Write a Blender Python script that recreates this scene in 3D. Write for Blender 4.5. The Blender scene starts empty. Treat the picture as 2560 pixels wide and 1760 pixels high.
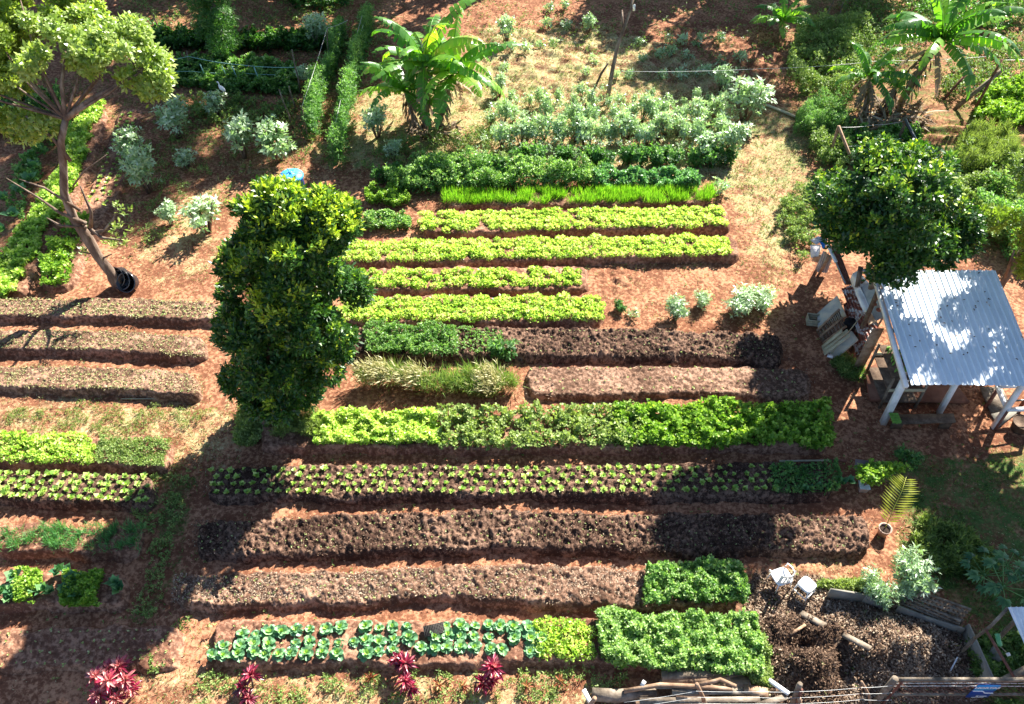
import bpy, math, random
import numpy as np
from mathutils import Vector, Matrix

# ------------------------------------------------------------------ camera, world, sun, exposure
scene = bpy.context.scene
COL = scene.collection
F_PX, TH, H = 2100.0, math.radians(43.0), 18.4       # focal length in photo px, tilt from nadir, camera height
cam_d = bpy.data.cameras.new("camera"); cam = bpy.data.objects.new("camera", cam_d); COL.objects.link(cam)
cam.location = (0, 0, H); cam.rotation_euler = (TH, 0, 0)
cam_d.sensor_width = 36.0; cam_d.lens = F_PX / 2560 * 36.0; cam_d.clip_start = 0.1; cam_d.clip_end = 1000
scene.camera = cam
SUN_EL, SUN_AZ = math.radians(37.5), math.radians(35)   # azimuth: clockwise from +Y (straight ahead)
world = bpy.data.worlds.new("World"); scene.world = world; world.use_nodes = True
nt = world.node_tree; bg = nt.nodes["Background"]
sky = nt.nodes.new("ShaderNodeTexSky"); sky.sky_type = 'NISHITA'; sky.sun_disc = False
sky.air_density = 0.7; sky.dust_density = 0.3; sky.sun_elevation = SUN_EL; sky.sun_rotation = SUN_AZ
nt.links.new(sky.outputs[0], bg.inputs[0]); bg.inputs[1].default_value = 0.065
sun_d = bpy.data.lights.new("sun", 'SUN'); sun_d.energy = 5.0; sun_d.angle = math.radians(0.5); sun_d.color = (1.0, 0.95, 0.86)
sun = bpy.data.objects.new("sun", sun_d); COL.objects.link(sun)
sdir = Vector((math.sin(SUN_AZ) * math.cos(SUN_EL), math.cos(SUN_AZ) * math.cos(SUN_EL), math.sin(SUN_EL)))
sun.rotation_euler = (-sdir).to_track_quat('-Z', 'Y').to_euler(); sun.location = (20, 30, 40)
scene.view_settings.view_transform = 'Standard'; scene.view_settings.look = 'None'
scene.view_settings.exposure = 2.0; scene.view_settings.gamma = 1.0
scene.cycles.max_bounces = 6; scene.cycles.diffuse_bounces = 3; scene.cycles.transparent_max_bounces = 4
scene.cycles.transmission_bounces = 3; scene.cycles.glossy_bounces = 2

# ------------------------------------------------------------------ pixel <-> place
cT, sT = math.cos(TH), math.sin(TH)
def G(px, py, z=0.0):
    """place at height z seen at photo pixel (px, py)"""
    yc = -(py - 880.0)
    Y = yc * cT + F_PX * sT; Z = yc * sT - F_PX * cT
    t = (z - H) / Z
    return Vector(((px - 1280.0) * t, Y * t, z))
def ztop(base, py):
    """height of an upright thing standing at base whose top is seen at row py"""
    yc = -(py - 880.0); Y = yc * cT + F_PX * sT; Z = yc * sT - F_PX * cT
    return H + base.y * Z / Y
def Gv(px, py, z=0.0):
    px = np.asarray(px, float); py = np.asarray(py, float)
    yc = -(py - 880.0); Y = yc * cT + F_PX * sT; Z = yc * sT - F_PX * cT
    t = (z - H) / Z
    return (px - 1280.0) * t, Y * t
def to_px(x, y, z=0.0):
    """photo pixel of a place (used to read the masks of the ground cover)"""
    dz = z - H
    yc = y * cT + dz * sT; zc = -y * sT + dz * cT
    return 1280 + F_PX * x / (-zc), 880 - F_PX * yc / (-zc)

# ------------------------------------------------------------------ noise
def vn(x, y, s=0):
    xi = np.floor(x).astype(np.int64); yi = np.floor(y).astype(np.int64)
    fx = x - xi; fy = y - yi; fx = fx * fx * (3 - 2 * fx); fy = fy * fy * (3 - 2 * fy)
    def h(a, b):
        n = (a * 374761393 + b * 668265263 + s * 974634777) & 0xffffffff
        n = ((n ^ (n >> 13)) * 1274126177) & 0xffffffff
        return ((n ^ (n >> 16)) & 0xffff) / 65535.0
    return (h(xi, yi) * (1 - fx) + h(xi + 1, yi) * fx) * (1 - fy) + (h(xi, yi + 1) * (1 - fx) + h(xi + 1, yi + 1) * fx) * fy
def fbm(x, y, s=0, o=4):
    r = 0; a = 0.5; t = 0
    for k in range(o):
        r = r + a * vn(x * 2 ** k, y * 2 ** k, s + k * 7); t += a; a *= 0.5
    return r / t
def inpoly(px, py, poly):
    px = np.asarray(px, float); py = np.asarray(py, float)
    c = np.zeros(px.shape, bool); n = len(poly)
    for i in range(n):
        x1, y1 = poly[i]; x2, y2 = poly[(i + 1) % n]
        if y1 == y2: continue
        k = ((y1 > py) != (y2 > py)) & (px < (x2 - x1) * (py - y1) / (y2 - y1) + x1)
        c ^= k
    return c

# ------------------------------------------------------------------ mesh helpers
class QB:
    """collects quads; build() links them as one mesh object"""
    def __init__(s): s.V = []; s.Q = []; s.R = []; s.M = []; s.n = 0
    def add(s, V, Q, r=0.5, m=0):
        V = np.asarray(V, float).reshape(-1, 3); Q = np.asarray(Q, np.int64).reshape(-1, 4)
        s.V.append(V); s.Q.append(Q + s.n); s.n += len(V)
        s.R.append(np.broadcast_to(np.asarray(r, float), (len(Q),)).copy()); s.M.append(np.full(len(Q), m, np.int32))
        return s
    def box(s, c, size, rot=None, r=0.5, m=0):
        hx, hy, hz = [a / 2 for a in size]
        V = np.array([(x, y, z) for z in (-hz, hz) for y in (-hy, hy) for x in (-hx, hx)])
        if rot is not None: V = V @ np.array(rot.to_3x3()).T
        V = V + np.array(c)
        s.add(V, [(0, 2, 3, 1), (4, 5, 7, 6), (0, 1, 5, 4), (2, 6, 7, 3), (0, 4, 6, 2), (1, 3, 7, 5)], r, m); return s
    def beam(s, a, b, w, h, r=0.5, m=0, up=(0, 0, 1)):
        """rectangular bar from a to b; w across, h along up"""
        a = Vector(a); b = Vector(b); d = (b - a); L = d.length; d.normalize()
        u = Vector(up); x = d.cross(u)
        if x.length < 1e-3: u = Vector((0, 1, 0)); x = d.cross(u)
        x.normalize(); z = x.cross(d).normalized()
        R = Matrix((x, d, z)).transposed()
        s.box((a + b) / 2, (w, L, h), R.to_4x4(), r, m); return s
    def slab(s, cs, t, r=0.5, m=0):
        """flat panel through four corner places, thickness t"""
        c = [Vector(p) for p in cs]; n = (c[1] - c[0]).cross(c[3] - c[0]).normalized() * t
        V = [tuple(p) for p in c] + [tuple(p - n) for p in c]
        s.add(V, [(0, 1, 2, 3), (7, 6, 5, 4), (0, 4, 5, 1), (1, 5, 6, 2), (2, 6, 7, 3), (3, 7, 4, 0)], r, m); return s
    def tube(s, pts, rad, n=8, r=0.5, m=0, close=True):
        P = [Vector(p) for p in pts]
        if not hasattr(rad, '__len__'): rad = [rad] * len(P)
        rad = list(rad)
        if close:
            P = [P[0]] + P + [P[-1]]; rad = [rad[0] * 0.02] + rad + [rad[-1] * 0.02]
        V = []; prev = None
        for i, p in enumerate(P):
            j0 = max(i - 1, 0); j1 = min(i + 1, len(P) - 1)
            d = (P[j1] - P[j0])
            if d.length < 1e-6: d = Vector((0, 0, 1))
            d.normalize()
            if prev is None:
                u = Vector((1, 0, 0)) if abs(d.x) < 0.9 else Vector((0, 1, 0))
            else: u = prev
            u = (u - d * u.dot(d)).normalized(); prev = u; w = d.cross(u)
            for k in range(n):
                a = 2 * math.pi * k / n
                V.append(p + (u * math.cos(a) + w * math.sin(a)) * rad[i])
        Q = [(i * n + k, i * n + (k + 1) % n, (i + 1) * n + (k + 1) % n, (i + 1) * n + k) for i in range(len(P) - 1) for k in range(n)]
        s.add([tuple(v) for v in V], Q, r, m); return s
    def data(s, name, mats, smooth=False):
        V = np.concatenate(s.V); Q = np.concatenate(s.Q); R = np.concatenate(s.R); M = np.concatenate(s.M)
        me = bpy.data.meshes.new(name)
        me.vertices.add(len(V)); me.vertices.foreach_set("co", V.ravel().astype(np.float32))
        me.loops.add(len(Q) * 4); me.loops.foreach_set("vertex_index", Q.ravel().astype(np.int32))
        me.polygons.add(len(Q)); me.polygons.foreach_set("loop_start", (np.arange(len(Q)) * 4).astype(np.int32))
        me.polygons.foreach_set("material_index", M)
        if smooth: me.polygons.foreach_set("use_smooth", np.ones(len(Q), bool))
        at = me.attributes.new("rnd", 'FLOAT', 'FACE'); at.data.foreach_set("value", R.astype(np.float32))
        for mt in (mats if isinstance(mats, (list, tuple)) else [mats]): me.materials.append(mt)
        me.update(calc_edges=True); return me
    def build(s, name, mats, parent=None, smooth=False):
        return link(name, s.data(name, mats, smooth), parent)
def link(name, me, parent=None, loc=None):
    o = bpy.data.objects.new(name, me); COL.objects.link(o)
    if parent is not None: o.parent = parent
    if loc is not None: o.location = loc
    return o
def tag(o, label=None, cat=None, group=None, kind=None):
    if label: o["label"] = label
    if cat: o["category"] = cat
    if group: o["group"] = group
    if kind: o["kind"] = kind
    return o
def empty(name, loc, label, cat, group=None, rz=0):
    o = bpy.data.objects.new(name, None); COL.objects.link(o); o.location = loc; o.rotation_euler = (0, 0, rz)
    o.empty_display_size = 0.1
    return tag(o, label, cat, group)

def unit(a): return a / (np.linalg.norm(a, axis=-1, keepdims=True) + 1e-9)
def leaves(P, D, N, L, W, fold=0.0, r=None, rng=None, droop=0.0):
    """one folded quad per leaf. P base, D direction, N upper side, L length, W width"""
    P = np.asarray(P, float); n = len(P)
    D = unit(D); S = unit(np.cross(D, N)); N = unit(np.cross(S, D))
    L = np.broadcast_to(L, (n,))[:, None]; W = np.broadcast_to(W, (n,))[:, None]
    V = np.empty((n, 4, 3))
    V[:, 0] = P; V[:, 2] = P + D * L - N * L * droop
    V[:, 1] = P + D * L * 0.5 + S * W * 0.5 + N * W * fold
    V[:, 3] = P + D * L * 0.5 - S * W * 0.5 + N * W * fold
    Q = np.arange(n * 4).reshape(n, 4)
    return V.reshape(-1, 3), Q
def rosettes(C, A, n, L, W, tilt, rng, fold=0.15, jit=0.25, rr=None, spread=0.2):
    """leaf whorls: centres C, axes A, n leaves each tilted away from the axis"""
    C = np.asarray(C, float); A = unit(np.asarray(A, float)); m = len(C)
    T = unit(np.cross(A, rng.normal(size=(m, 3)))); B = np.cross(A, T)
    ph = (np.arange(n)[None, :] * 2.399 + rng.uniform(0, 6.28, (m, 1)))
    ti = tilt + rng.normal(0, jit, (m, n))
    rad = T[:, None] * np.cos(ph)[..., None] + B[:, None] * np.sin(ph)[..., None]
    D = A[:, None] * np.cos(ti)[..., None] + rad * np.sin(ti)[..., None]
    Nn = A[:, None] * np.sin(ti)[..., None] - rad * np.cos(ti)[..., None] + rng.normal(0, 0.15, (m, n, 3))
    Ls = L * rng.uniform(0.7, 1.15, (m, n)); 
    P = C[:, None] + rng.normal(0, 1, (m, n, 3)) * L * spread
    V, Q = leaves(P.reshape(-1, 3), D.reshape(-1, 3), Nn.reshape(-1, 3), Ls.ravel(), (W * Ls / L).ravel(), fold)
    if rr is None: r = rng.uniform(0, 1, m * n)
    else: r = np.clip(np.repeat(rr, n) + rng.normal(0, 0.08, m * n), 0, 1)
    return V, Q, r

# ------------------------------------------------------------------ materials
MATS = {}
def newmat(name):
    m = bpy.data.materials.new(name); m.use_nodes = True; t = m.node_tree; t.nodes.clear()
    o = t.nodes.new("ShaderNodeOutputMaterial"); MATS[name] = m
    return m, t, o
def nd(t, typ, **k):
    n = t.nodes.new(typ)
    for a, b in k.items():
        if a == 'ins':
            for i, v in b.items():
                if hasattr(v, 'is_output'): t.links.new(v, n.inputs[i])
                else: n.inputs[i].default_value = v
        else: setattr(n, a, b)
    return n
def ramp(t, fac, stops):
    n = t.nodes.new("ShaderNodeValToRGB"); t.links.new(fac, n.inputs[0]); e = n.color_ramp.elements
    while len(e) < len(stops): e.new(0.5)
    for i, (p, c) in enumerate(stops): e[i].position = p; e[i].color = (*c, 1) if len(c) == 3 else c
    return n.outputs[0]
def mix(t, fac, a, b, mode='MIX'):
    n = t.nodes.new("ShaderNodeMix"); n.data_type = 'RGBA'; n.blend_type = mode
    for i, v in ((0, fac), (6, a), (7, b)):
        if hasattr(v, 'is_output'): t.links.new(v, n.inputs[i])
        elif i == 0: n.inputs[0].default_value = v
        else: n.inputs[i].default_value = (*v, 1)
    return n.outputs[2]
def leafmat(name, stops, rough=0.45, spec=0.4, trans=0.35, tcol=(1.5, 1.7, 0.6), objvar=0.25):
    m, t, o = newmat(name)
    a = nd(t, "ShaderNodeAttribute", attribute_name="rnd"); oi = nd(t, "ShaderNodeObjectInfo")
    v = nd(t, "ShaderNodeMath", operation='MULTIPLY_ADD', ins={0: oi.outputs['Random'], 1: objvar, 2: a.outputs['Fac']})
    s = nd(t, "ShaderNodeMath", operation='SUBTRACT', ins={0: v.outputs[0], 1: objvar / 2})
    c = ramp(t, s.outputs[0], stops)
    p = nd(t, "ShaderNodeBsdfPrincipled", ins={'Base Color': c, 'Roughness': rough, 'Specular IOR Level': spec})
    tc = mix(t, 1.0, c, tcol, 'MULTIPLY')
    tr = nd(t, "ShaderNodeBsdfTranslucent", ins={'Color': tc})
    ms = nd(t, "ShaderNodeMixShader", ins={0: trans, 1: p.outputs[0], 2: tr.outputs[0]})
    t.links.new(ms.outputs[0], o.inputs[0]); return m
def surf(name, stops, scale=6, rough=0.8, spec=0.2, metal=0.0, bump=0.3, stretch=(1, 1, 1), detail=6, rnd=0.0, bscale=None, coord='Object'):
    m, t, o = newmat(name)
    tc = nd(t, "ShaderNodeTexCoord"); mp = nd(t, "ShaderNodeMapping", ins={0: tc.outputs[coord]}); mp.inputs['Scale'].default_value = stretch
    n = nd(t, "ShaderNodeTexNoise", ins={'Vector': mp.outputs[0], 'Scale': scale, 'Detail': detail, 'Roughness': 0.65})
    f = n.outputs[0]
    if rnd:
        a = nd(t, "ShaderNodeAttribute", attribute_name="rnd")
        q = nd(t, "ShaderNodeMath", operation='SUBTRACT', ins={0: a.outputs['Fac'], 1: 0.5})
        f = nd(t, "ShaderNodeMath", operation='MULTIPLY_ADD', ins={0: q.outputs[0], 1: rnd, 2: f}).outputs[0]
    c = ramp(t, f, stops)
    b = nd(t, "ShaderNodeTexNoise", ins={'Vector': mp.outputs[0], 'Scale': bscale or scale * 4, 'Detail': 5})
    bp = nd(t, "ShaderNodeBump", ins={'Strength': bump, 'Distance': 0.02, 'Height': b.outputs[0]})
    p = nd(t, "ShaderNodeBsdfPrincipled", ins={'Base Color': c, 'Roughness': rough, 'Specular IOR Level': spec, 'Metallic': metal, 'Normal': bp.outputs[0]})
    t.links.new(p.outputs[0], o.inputs[0]); return m
def soilmat(name, dark, light, chips=(0.45, 0.36, 0.24), chip_amt=0.5, ground=False):
    """earth with clods, small stones and dry straw; the ground adds grass, green and mulch by its vertex masks"""
    m, t, o = newmat(name)
    g = nd(t, "ShaderNodeNewGeometry"); pos = g.outputs['Position']
    n1 = nd(t, "ShaderNodeTexNoise", ins={'Vector': pos, 'Scale': 0.9, 'Detail': 5, 'Roughness': 0.6})
    n2 = nd(t, "ShaderNodeTexNoise", ins={'Vector': pos, 'Scale': 9.0, 'Detail': 8, 'Roughness': 0.7})
    md = nd(t, "ShaderNodeMath", operation='MULTIPLY_ADD', ins={0: n1.outputs[0], 1: 0.5, 2: n2.outputs[0]})
    f = nd(t, "ShaderNodeMath", operation='SUBTRACT', ins={0: md.outputs[0], 1: 0.25})
    c = ramp(t, f.outputs[0], [(0.30, tuple(x * 0.7 for x in dark)), (0.47, dark), (0.6, light), (0.78, tuple(min(1, x * 1.2) for x in light))])
    # straw and stones
    mp = nd(t, "ShaderNodeMapping", ins={0: pos}); mp.inputs['Rotation'].default_value = (0, 0, 0.5); mp.inputs['Scale'].default_value = (1.0, 2.4, 1.0)
    vo = nd(t, "ShaderNodeTexVoronoi", ins={'Vector': mp.outputs[0], 'Scale': 16.0, 'Randomness': 1.0})
    vr = nd(t, "ShaderNodeSeparateColor", ins={0: vo.outputs['Color']})
    ed = ramp(t, vo.outputs['Distance'], [(0.10, (1, 1, 1)), (0.26, (0, 0, 0))])
    ck = nd(t, "ShaderNodeMath", operation='LESS_THAN', ins={0: vr.outputs[0], 1: chip_amt})
    cf = nd(t, "ShaderNodeMath", operation='MULTIPLY', ins={0: ed, 1: ck.outputs[0]})
    cf2 = nd(t, "ShaderNodeMath", operation='MULTIPLY', ins={0: cf.outputs[0], 1: n2.outputs[0]})
    c = mix(t, cf2.outputs[0], c, chips)
    if ground:
        def mask(nm):
            a = nd(t, "ShaderNodeAttribute", attribute_name=nm)
            return a.outputs['Fac']
        n3 = nd(t, "ShaderNodeTexNoise", ins={'Vector': pos, 'Scale': 14.0, 'Detail': 8, 'Roughness': 0.75})
        n4 = nd(t, "ShaderNodeTexNoise", ins={'Vector': pos, 'Scale': 1.8, 'Detail': 4, 'Roughness': 0.6})
        mc = ramp(t, n3.outputs[0], [(0.35, (0.035, 0.02, 0.014)), (0.5, (0.11, 0.066, 0.042)), (0.62, (0.26, 0.18, 0.12)), (0.72, (0.42, 0.33, 0.24))])
        c = mix(t, mask("mulch"), c, mc)
        dc = ramp(t, n3.outputs[0], [(0.32, (0.18, 0.15, 0.065)), (0.5, (0.38, 0.34, 0.16)), (0.66, (0.58, 0.52, 0.30))])
        def thr(mk, lo=0.9):
            q = nd(t, "ShaderNodeMath", operation='ADD', ins={0: mk, 1: n3.outputs[0]})
            q = nd(t, "ShaderNodeMath", operation='ADD', ins={0: q.outputs[0], 1: n4.outputs[0]})
            return nd(t, "ShaderNodeMapRange", ins={0: q.outputs[0], 1: lo + 0.45, 2: lo + 0.75}).outputs[0]
        c = mix(t, thr(mask("dry")), c, dc)
        gc = ramp(t, n3.outputs[0], [(0.3, (0.022, 0.04, 0.012)), (0.5, (0.06, 0.115, 0.028)), (0.68, (0.15, 0.21, 0.06))])
        c = mix(t, thr(mask("green")), c, gc)
    bn = nd(t, "ShaderNodeTexNoise", ins={'Vector': pos, 'Scale': 22.0, 'Detail': 8, 'Roughness': 0.75})
    bp = nd(t, "ShaderNodeBump", ins={'Strength': 0.6, 'Distance': 0.04, 'Height': bn.outputs[0]})
    p = nd(t, "ShaderNodeBsdfPrincipled", ins={'Base Color': c, 'Roughness': 0.95, 'Specular IOR Level': 0.1, 'Normal': bp.outputs[0]})
    t.links.new(p.outputs[0], o.inputs[0]); return m
RED_D, RED_L = (0.18, 0.074, 0.040), (0.41, 0.208, 0.115)
M_ground = soilmat("earth", RED_D, RED_L, (0.46, 0.36, 0.21), 0.22, ground=True)
M_bed_red = soilmat("bed_red_soil", (0.16, 0.075, 0.047), (0.37, 0.205, 0.13), (0.42, 0.34, 0.2), 0.4)
M_bed_dark = soilmat("bed_dark_soil", (0.055, 0.03, 0.021), (0.21, 0.125, 0.085), (0.42, 0.33, 0.24), 0.6)
M_bed_gray = soilmat("bed_gray_soil", (0.12, 0.065, 0.042), (0.33, 0.20, 0.135), (0.46, 0.40, 0.26), 0.6)
M_lettuce = leafmat("lettuce_leaf", [(0.0, (0.14, 0.32, 0.03)), (0.3, (0.42, 0.62, 0.09)), (0.7, (0.68, 0.80, 0.26)), (1.0, (0.80, 0.86, 0.48))], 0.38, 0.5, 0.42, (1.3, 1.3, 0.8))
M_young = leafmat("young_lettuce_leaf", [(0.0, (0.2, 0.38, 0.07)), (0.5, (0.42, 0.58, 0.13)), (1.0, (0.66, 0.72, 0.28))], 0.42, 0.4, 0.35, (1.3, 1.4, 0.7))
M_seed = leafmat("seedling_leaf", [(0.0, (0.2, 0.3, 0.08)), (0.5, (0.4, 0.48, 0.18)), (1.0, (0.6, 0.6, 0.32))], 0.5, 0.3, 0.25, (1.2, 1.3, 0.8))
M_parsley = leafmat("parsley_leaf", [(0.0, (0.015, 0.07, 0.015)), (0.45, (0.08, 0.20, 0.04)), (0.75, (0.19, 0.34, 0.09)), (1.0, (0.42, 0.55, 0.24))], 0.42, 0.4, 0.4, (1.4, 1.6, 0.6))
M_yellowgreen = leafmat("bright_leaf", [(0.0, (0.06, 0.16, 0.02)), (0.5, (0.19, 0.36, 0.04)), (1.0, (0.42, 0.56, 0.10))], 0.42, 0.35, 0.4, (1.3, 1.4, 0.6))
M_cabbage = leafmat("cabbage_leaf", [(0.0, (0.08, 0.21, 0.10)), (0.5, (0.20, 0.40, 0.20)), (0.8, (0.40, 0.60, 0.28)), (1.0, (0.36, 0.55, 0.10))], 0.4, 0.45, 0.28, (1.2, 1.4, 0.7), 0.12)
M_silver = leafmat("silver_leaf", [(0.0, (0.11, 0.22, 0.08)), (0.45, (0.34, 0.46, 0.27)), (1.0, (0.68, 0.75, 0.60))], 0.34, 0.7, 0.3, (1.2, 1.5, 0.6))
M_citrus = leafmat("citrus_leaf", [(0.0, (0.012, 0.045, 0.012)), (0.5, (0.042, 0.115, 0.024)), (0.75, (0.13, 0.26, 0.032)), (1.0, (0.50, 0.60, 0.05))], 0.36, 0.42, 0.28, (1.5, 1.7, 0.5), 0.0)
M_limeleaf = leafmat("canopy_leaf", [(0.0, (0.08, 0.15, 0.025)), (0.5, (0.22, 0.32, 0.06)), (1.0, (0.50, 0.58, 0.20))], 0.34, 0.6, 0.42, (1.5, 1.6, 0.5), 0.0)
M_vine = leafmat("vine_leaf", [(0.0, (0.04, 0.12, 0.03)), (0.5, (0.11, 0.25, 0.07)), (1.0, (0.28, 0.44, 0.14))], 0.5, 0.3, 0.42, (1.3, 1.5, 0.6))
M_weed = leafmat("weed_leaf", [(0.0, (0.05, 0.11, 0.025)), (0.5, (0.15, 0.25, 0.06)), (1.0, (0.34, 0.42, 0.14))], 0.5, 0.3, 0.35, (1.3, 1.4, 0.6))
M_grass = leafmat("grass_blade", [(0.0, (0.035, 0.085, 0.02)), (0.5, (0.10, 0.18, 0.04)), (1.0, (0.26, 0.33, 0.10))], 0.5, 0.25, 0.35, (1.3, 1.4, 0.6))
M_straw = leafmat("dry_grass_blade", [(0.0, (0.22, 0.21, 0.08)), (0.5, (0.44, 0.41, 0.2)), (1.0, (0.68, 0.62, 0.38))], 0.6, 0.2, 0.25, (1.1, 1.1, 0.8))
M_chive = leafmat("chive_blade", [(0.0, (0.08, 0.22, 0.02)), (0.5, (0.20, 0.42, 0.03)), (1.0, (0.4, 0.6, 0.08))], 0.4, 0.4, 0.4, (1.2, 1.4, 0.5))
M_onion = leafmat("onion_blade", [(0.0, (0.05, 0.17, 0.06)), (0.5, (0.12, 0.3, 0.1)), (1.0, (0.25, 0.45, 0.16))], 0.4, 0.4, 0.35, (1.2, 1.4, 0.6))
M_banana = leafmat("banana_leaf", [(0.0, (0.03, 0.11, 0.025)), (0.55, (0.08, 0.22, 0.04)), (0.9, (0.22, 0.42, 0.05)), (1.0, (0.42, 0.36, 0.12))], 0.33, 0.5, 0.45, (1.6, 1.7, 0.35), 0.1)
M_red = leafmat("red_leaf", [(0.0, (0.05, 0.006, 0.015)), (0.45, (0.24, 0.015, 0.05)), (0.75, (0.45, 0.05, 0.11)), (1.0, (0.72, 0.42, 0.36))], 0.28, 0.8, 0.3, (1.6, 0.8, 0.9), 0.1)
M_rust_leaf = leafmat("rusty_leaf", [(0.0, (0.2, 0.05, 0.02)), (0.5, (0.38, 0.13, 0.06)), (1.0, (0.5, 0.33, 0.15))], 0.5, 0.3, 0.3, (1.3, 0.9, 0.7))
M_palm = leafmat("palm_leaflet", [(0.0, (0.36, 0.38, 0.05)), (0.5, (0.60, 0.60, 0.14)), (1.0, (0.8, 0.78, 0.32))], 0.4, 0.4, 0.5, (1.2, 1.3, 0.5))
M_cassava = leafmat("blue_green_leaf", [(0.0, (0.04, 0.13, 0.06)), (0.5, (0.10, 0.24, 0.10)), (1.0, (0.22, 0.4, 0.16))], 0.42, 0.4, 0.35, (1.2, 1.5, 0.6))
M_mulch = leafmat("dead_leaf_litter", [(0.0, (0.05, 0.03, 0.02)), (0.5, (0.19, 0.12, 0.08)), (1.0, (0.46, 0.36, 0.26))], 0.8, 0.1, 0.1, (1.1, 1.0, 0.9))
M_bark = surf("bark", [(0.3, (0.07, 0.045, 0.035)), (0.5, (0.17, 0.12, 0.09)), (0.7, (0.34, 0.27, 0.21))], 5, 0.9, 0.1, 0, 0.9, (1, 1, 0.25))
M_wood_gray = surf("weathered_wood", [(0.3, (0.07, 0.052, 0.04)), (0.5, (0.17, 0.135, 0.10)), (0.7, (0.31, 0.26, 0.205))], 4, 0.85, 0.15, 0, 0.5, (1, 1, 1), rnd=0.5)
M_wood_tan = surf("tan_wood", [(0.3, (0.13, 0.08, 0.05)), (0.5, (0.28, 0.18, 0.115)), (0.7, (0.43, 0.31, 0.215))], 4, 0.8, 0.15, 0, 0.4, rnd=0.6)
M_wood_dark = surf("dark_wood", [(0.3, (0.05, 0.032, 0.024)), (0.5, (0.12, 0.08, 0.055)), (0.7, (0.2, 0.145, 0.10))], 5, 0.85, 0.15, 0, 0.4, rnd=0.5)
M_wood_pale = surf("pale_board", [(0.3, (0.3, 0.27, 0.18)), (0.6, (0.46, 0.42, 0.29)), (0.75, (0.56, 0.52, 0.39))], 5, 0.8, 0.15, 0, 0.3)
M_white = surf("white_paint", [(0.3, (0.55, 0.56, 0.56)), (0.55, (0.76, 0.77, 0.77)), (0.75, (0.84, 0.84, 0.83))], 3, 0.5, 0.35, 0, 0.1)
M_plastic_w = surf("white_plastic", [(0.3, (0.74, 0.74, 0.72)), (0.6, (0.84, 0.84, 0.82))], 3, 0.35, 0.45, 0, 0.02)
M_rope = surf("wire", [(0.3, (0.35, 0.36, 0.35)), (0.7, (0.6, 0.6, 0.58))], 30, 0.5, 0.4, 0.3, 0.1)
M_black = surf("black_plastic", [(0.3, (0.012, 0.012, 0.014)), (0.7, (0.03, 0.03, 0.035))], 5, 0.25, 0.6, 0, 0.1)
M_blue = surf("blue_plastic", [(0.3, (0.03, 0.22, 0.55)), (0.6, (0.06, 0.36, 0.75)), (0.8, (0.12, 0.45, 0.8))], 3, 0.4, 0.5, 0, 0.05)
M_bluedark = surf("navy_plastic", [(0.3, (0.01, 0.02, 0.10)), (0.7, (0.02, 0.05, 0.2))], 4, 0.5, 0.4, 0, 0.05)
M_concrete = surf("concrete_board", [(0.3, (0.17, 0.155, 0.125)), (0.55, (0.26, 0.24, 0.20)), (0.75, (0.34, 0.32, 0.27))], 3, 0.9, 0.1, 0, 0.3)
M_panel = surf("stained_panel", [(0.3, (0.24, 0.27, 0.29)), (0.5, (0.40, 0.40, 0.36)), (0.62, (0.52, 0.47, 0.38)), (0.8, (0.36, 0.40, 0.46))], 3, 0.8, 0.2, 0, 0.2)
M_rustsheet = surf("rusty_sheet", [(0.40, (0.13, 0.035, 0.022)), (0.50, (0.22, 0.07, 0.045)), (0.55, (0.42, 0.40, 0.38)), (0.8, (0.55, 0.55, 0.55))], 4.5, 0.7, 0.3, 0.1, 0.3)
M_rusttop = surf("red_rust_sheet", [(0.3, (0.15, 0.04, 0.025)), (0.6, (0.27, 0.10, 0.065)), (0.78, (0.5, 0.46, 0.42))], 6, 0.7, 0.3, 0.1, 0.3)
M_zinc = surf("zinc_sheet", [(0.27, (0.26, 0.10, 0.05)), (0.335, (0.42, 0.27, 0.19)), (0.36, (0.66, 0.74, 0.80)), (0.6, (0.76, 0.83, 0.88)), (0.8, (0.84, 0.88, 0.9))], 1.6, 0.42, 0.5, 0.0, 0.05, (1, 0.5, 1), 7)
M_grayzinc = surf("gray_sheet", [(0.3, (0.2, 0.23, 0.26)), (0.7, (0.38, 0.41, 0.44))], 4, 0.6, 0.3, 0.2, 0.15)
M_jeans = surf("blue_cloth", [(0.3, (0.10, 0.18, 0.32)), (0.6, (0.2, 0.33, 0.52)), (0.8, (0.35, 0.47, 0.62))], 12, 0.9, 0.1, 0, 0.6)
M_bright_blue = surf("bright_blue_cloth", [(0.3, (0.01, 0.12, 0.5)), (0.7, (0.02, 0.25, 0.75))], 8, 0.6, 0.3, 0, 0.2)
M_white_cloth = surf("pale_sacking", [(0.3, (0.4, 0.38, 0.4)), (0.7, (0.75, 0.72, 0.74))], 9, 0.9, 0.1, 0, 0.6)
M_clay = surf("clay_pot", [(0.3, (0.35, 0.22, 0.16)), (0.6, (0.52, 0.38, 0.30)), (0.8, (0.6, 0.5, 0.42))], 7, 0.7, 0.3, 0, 0.1)
M_potsoil = surf("pot_soil", [(0.3, (0.02, 0.014, 0.01)), (0.7, (0.06, 0.04, 0.03))], 30, 0.95, 0.1, 0, 0.6)
M_green_plastic = surf("green_plastic", [(0.3, (0.05, 0.3, 0.12)), (0.7, (0.2, 0.55, 0.25))], 8, 0.3, 0.5, 0, 0.05)
M_banana_fruit = surf("green_banana", [(0.3, (0.07, 0.22, 0.02)), (0.7, (0.2, 0.4, 0.05))], 8, 0.5, 0.4, 0, 0.1)
M_dryleaf = leafmat("dry_banana_leaf", [(0.0, (0.10, 0.07, 0.045)), (0.5, (0.26, 0.19, 0.13)), (1.0, (0.45, 0.36, 0.27))], 0.8, 0.1, 0.2, (1.1, 1, 0.9))
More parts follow.
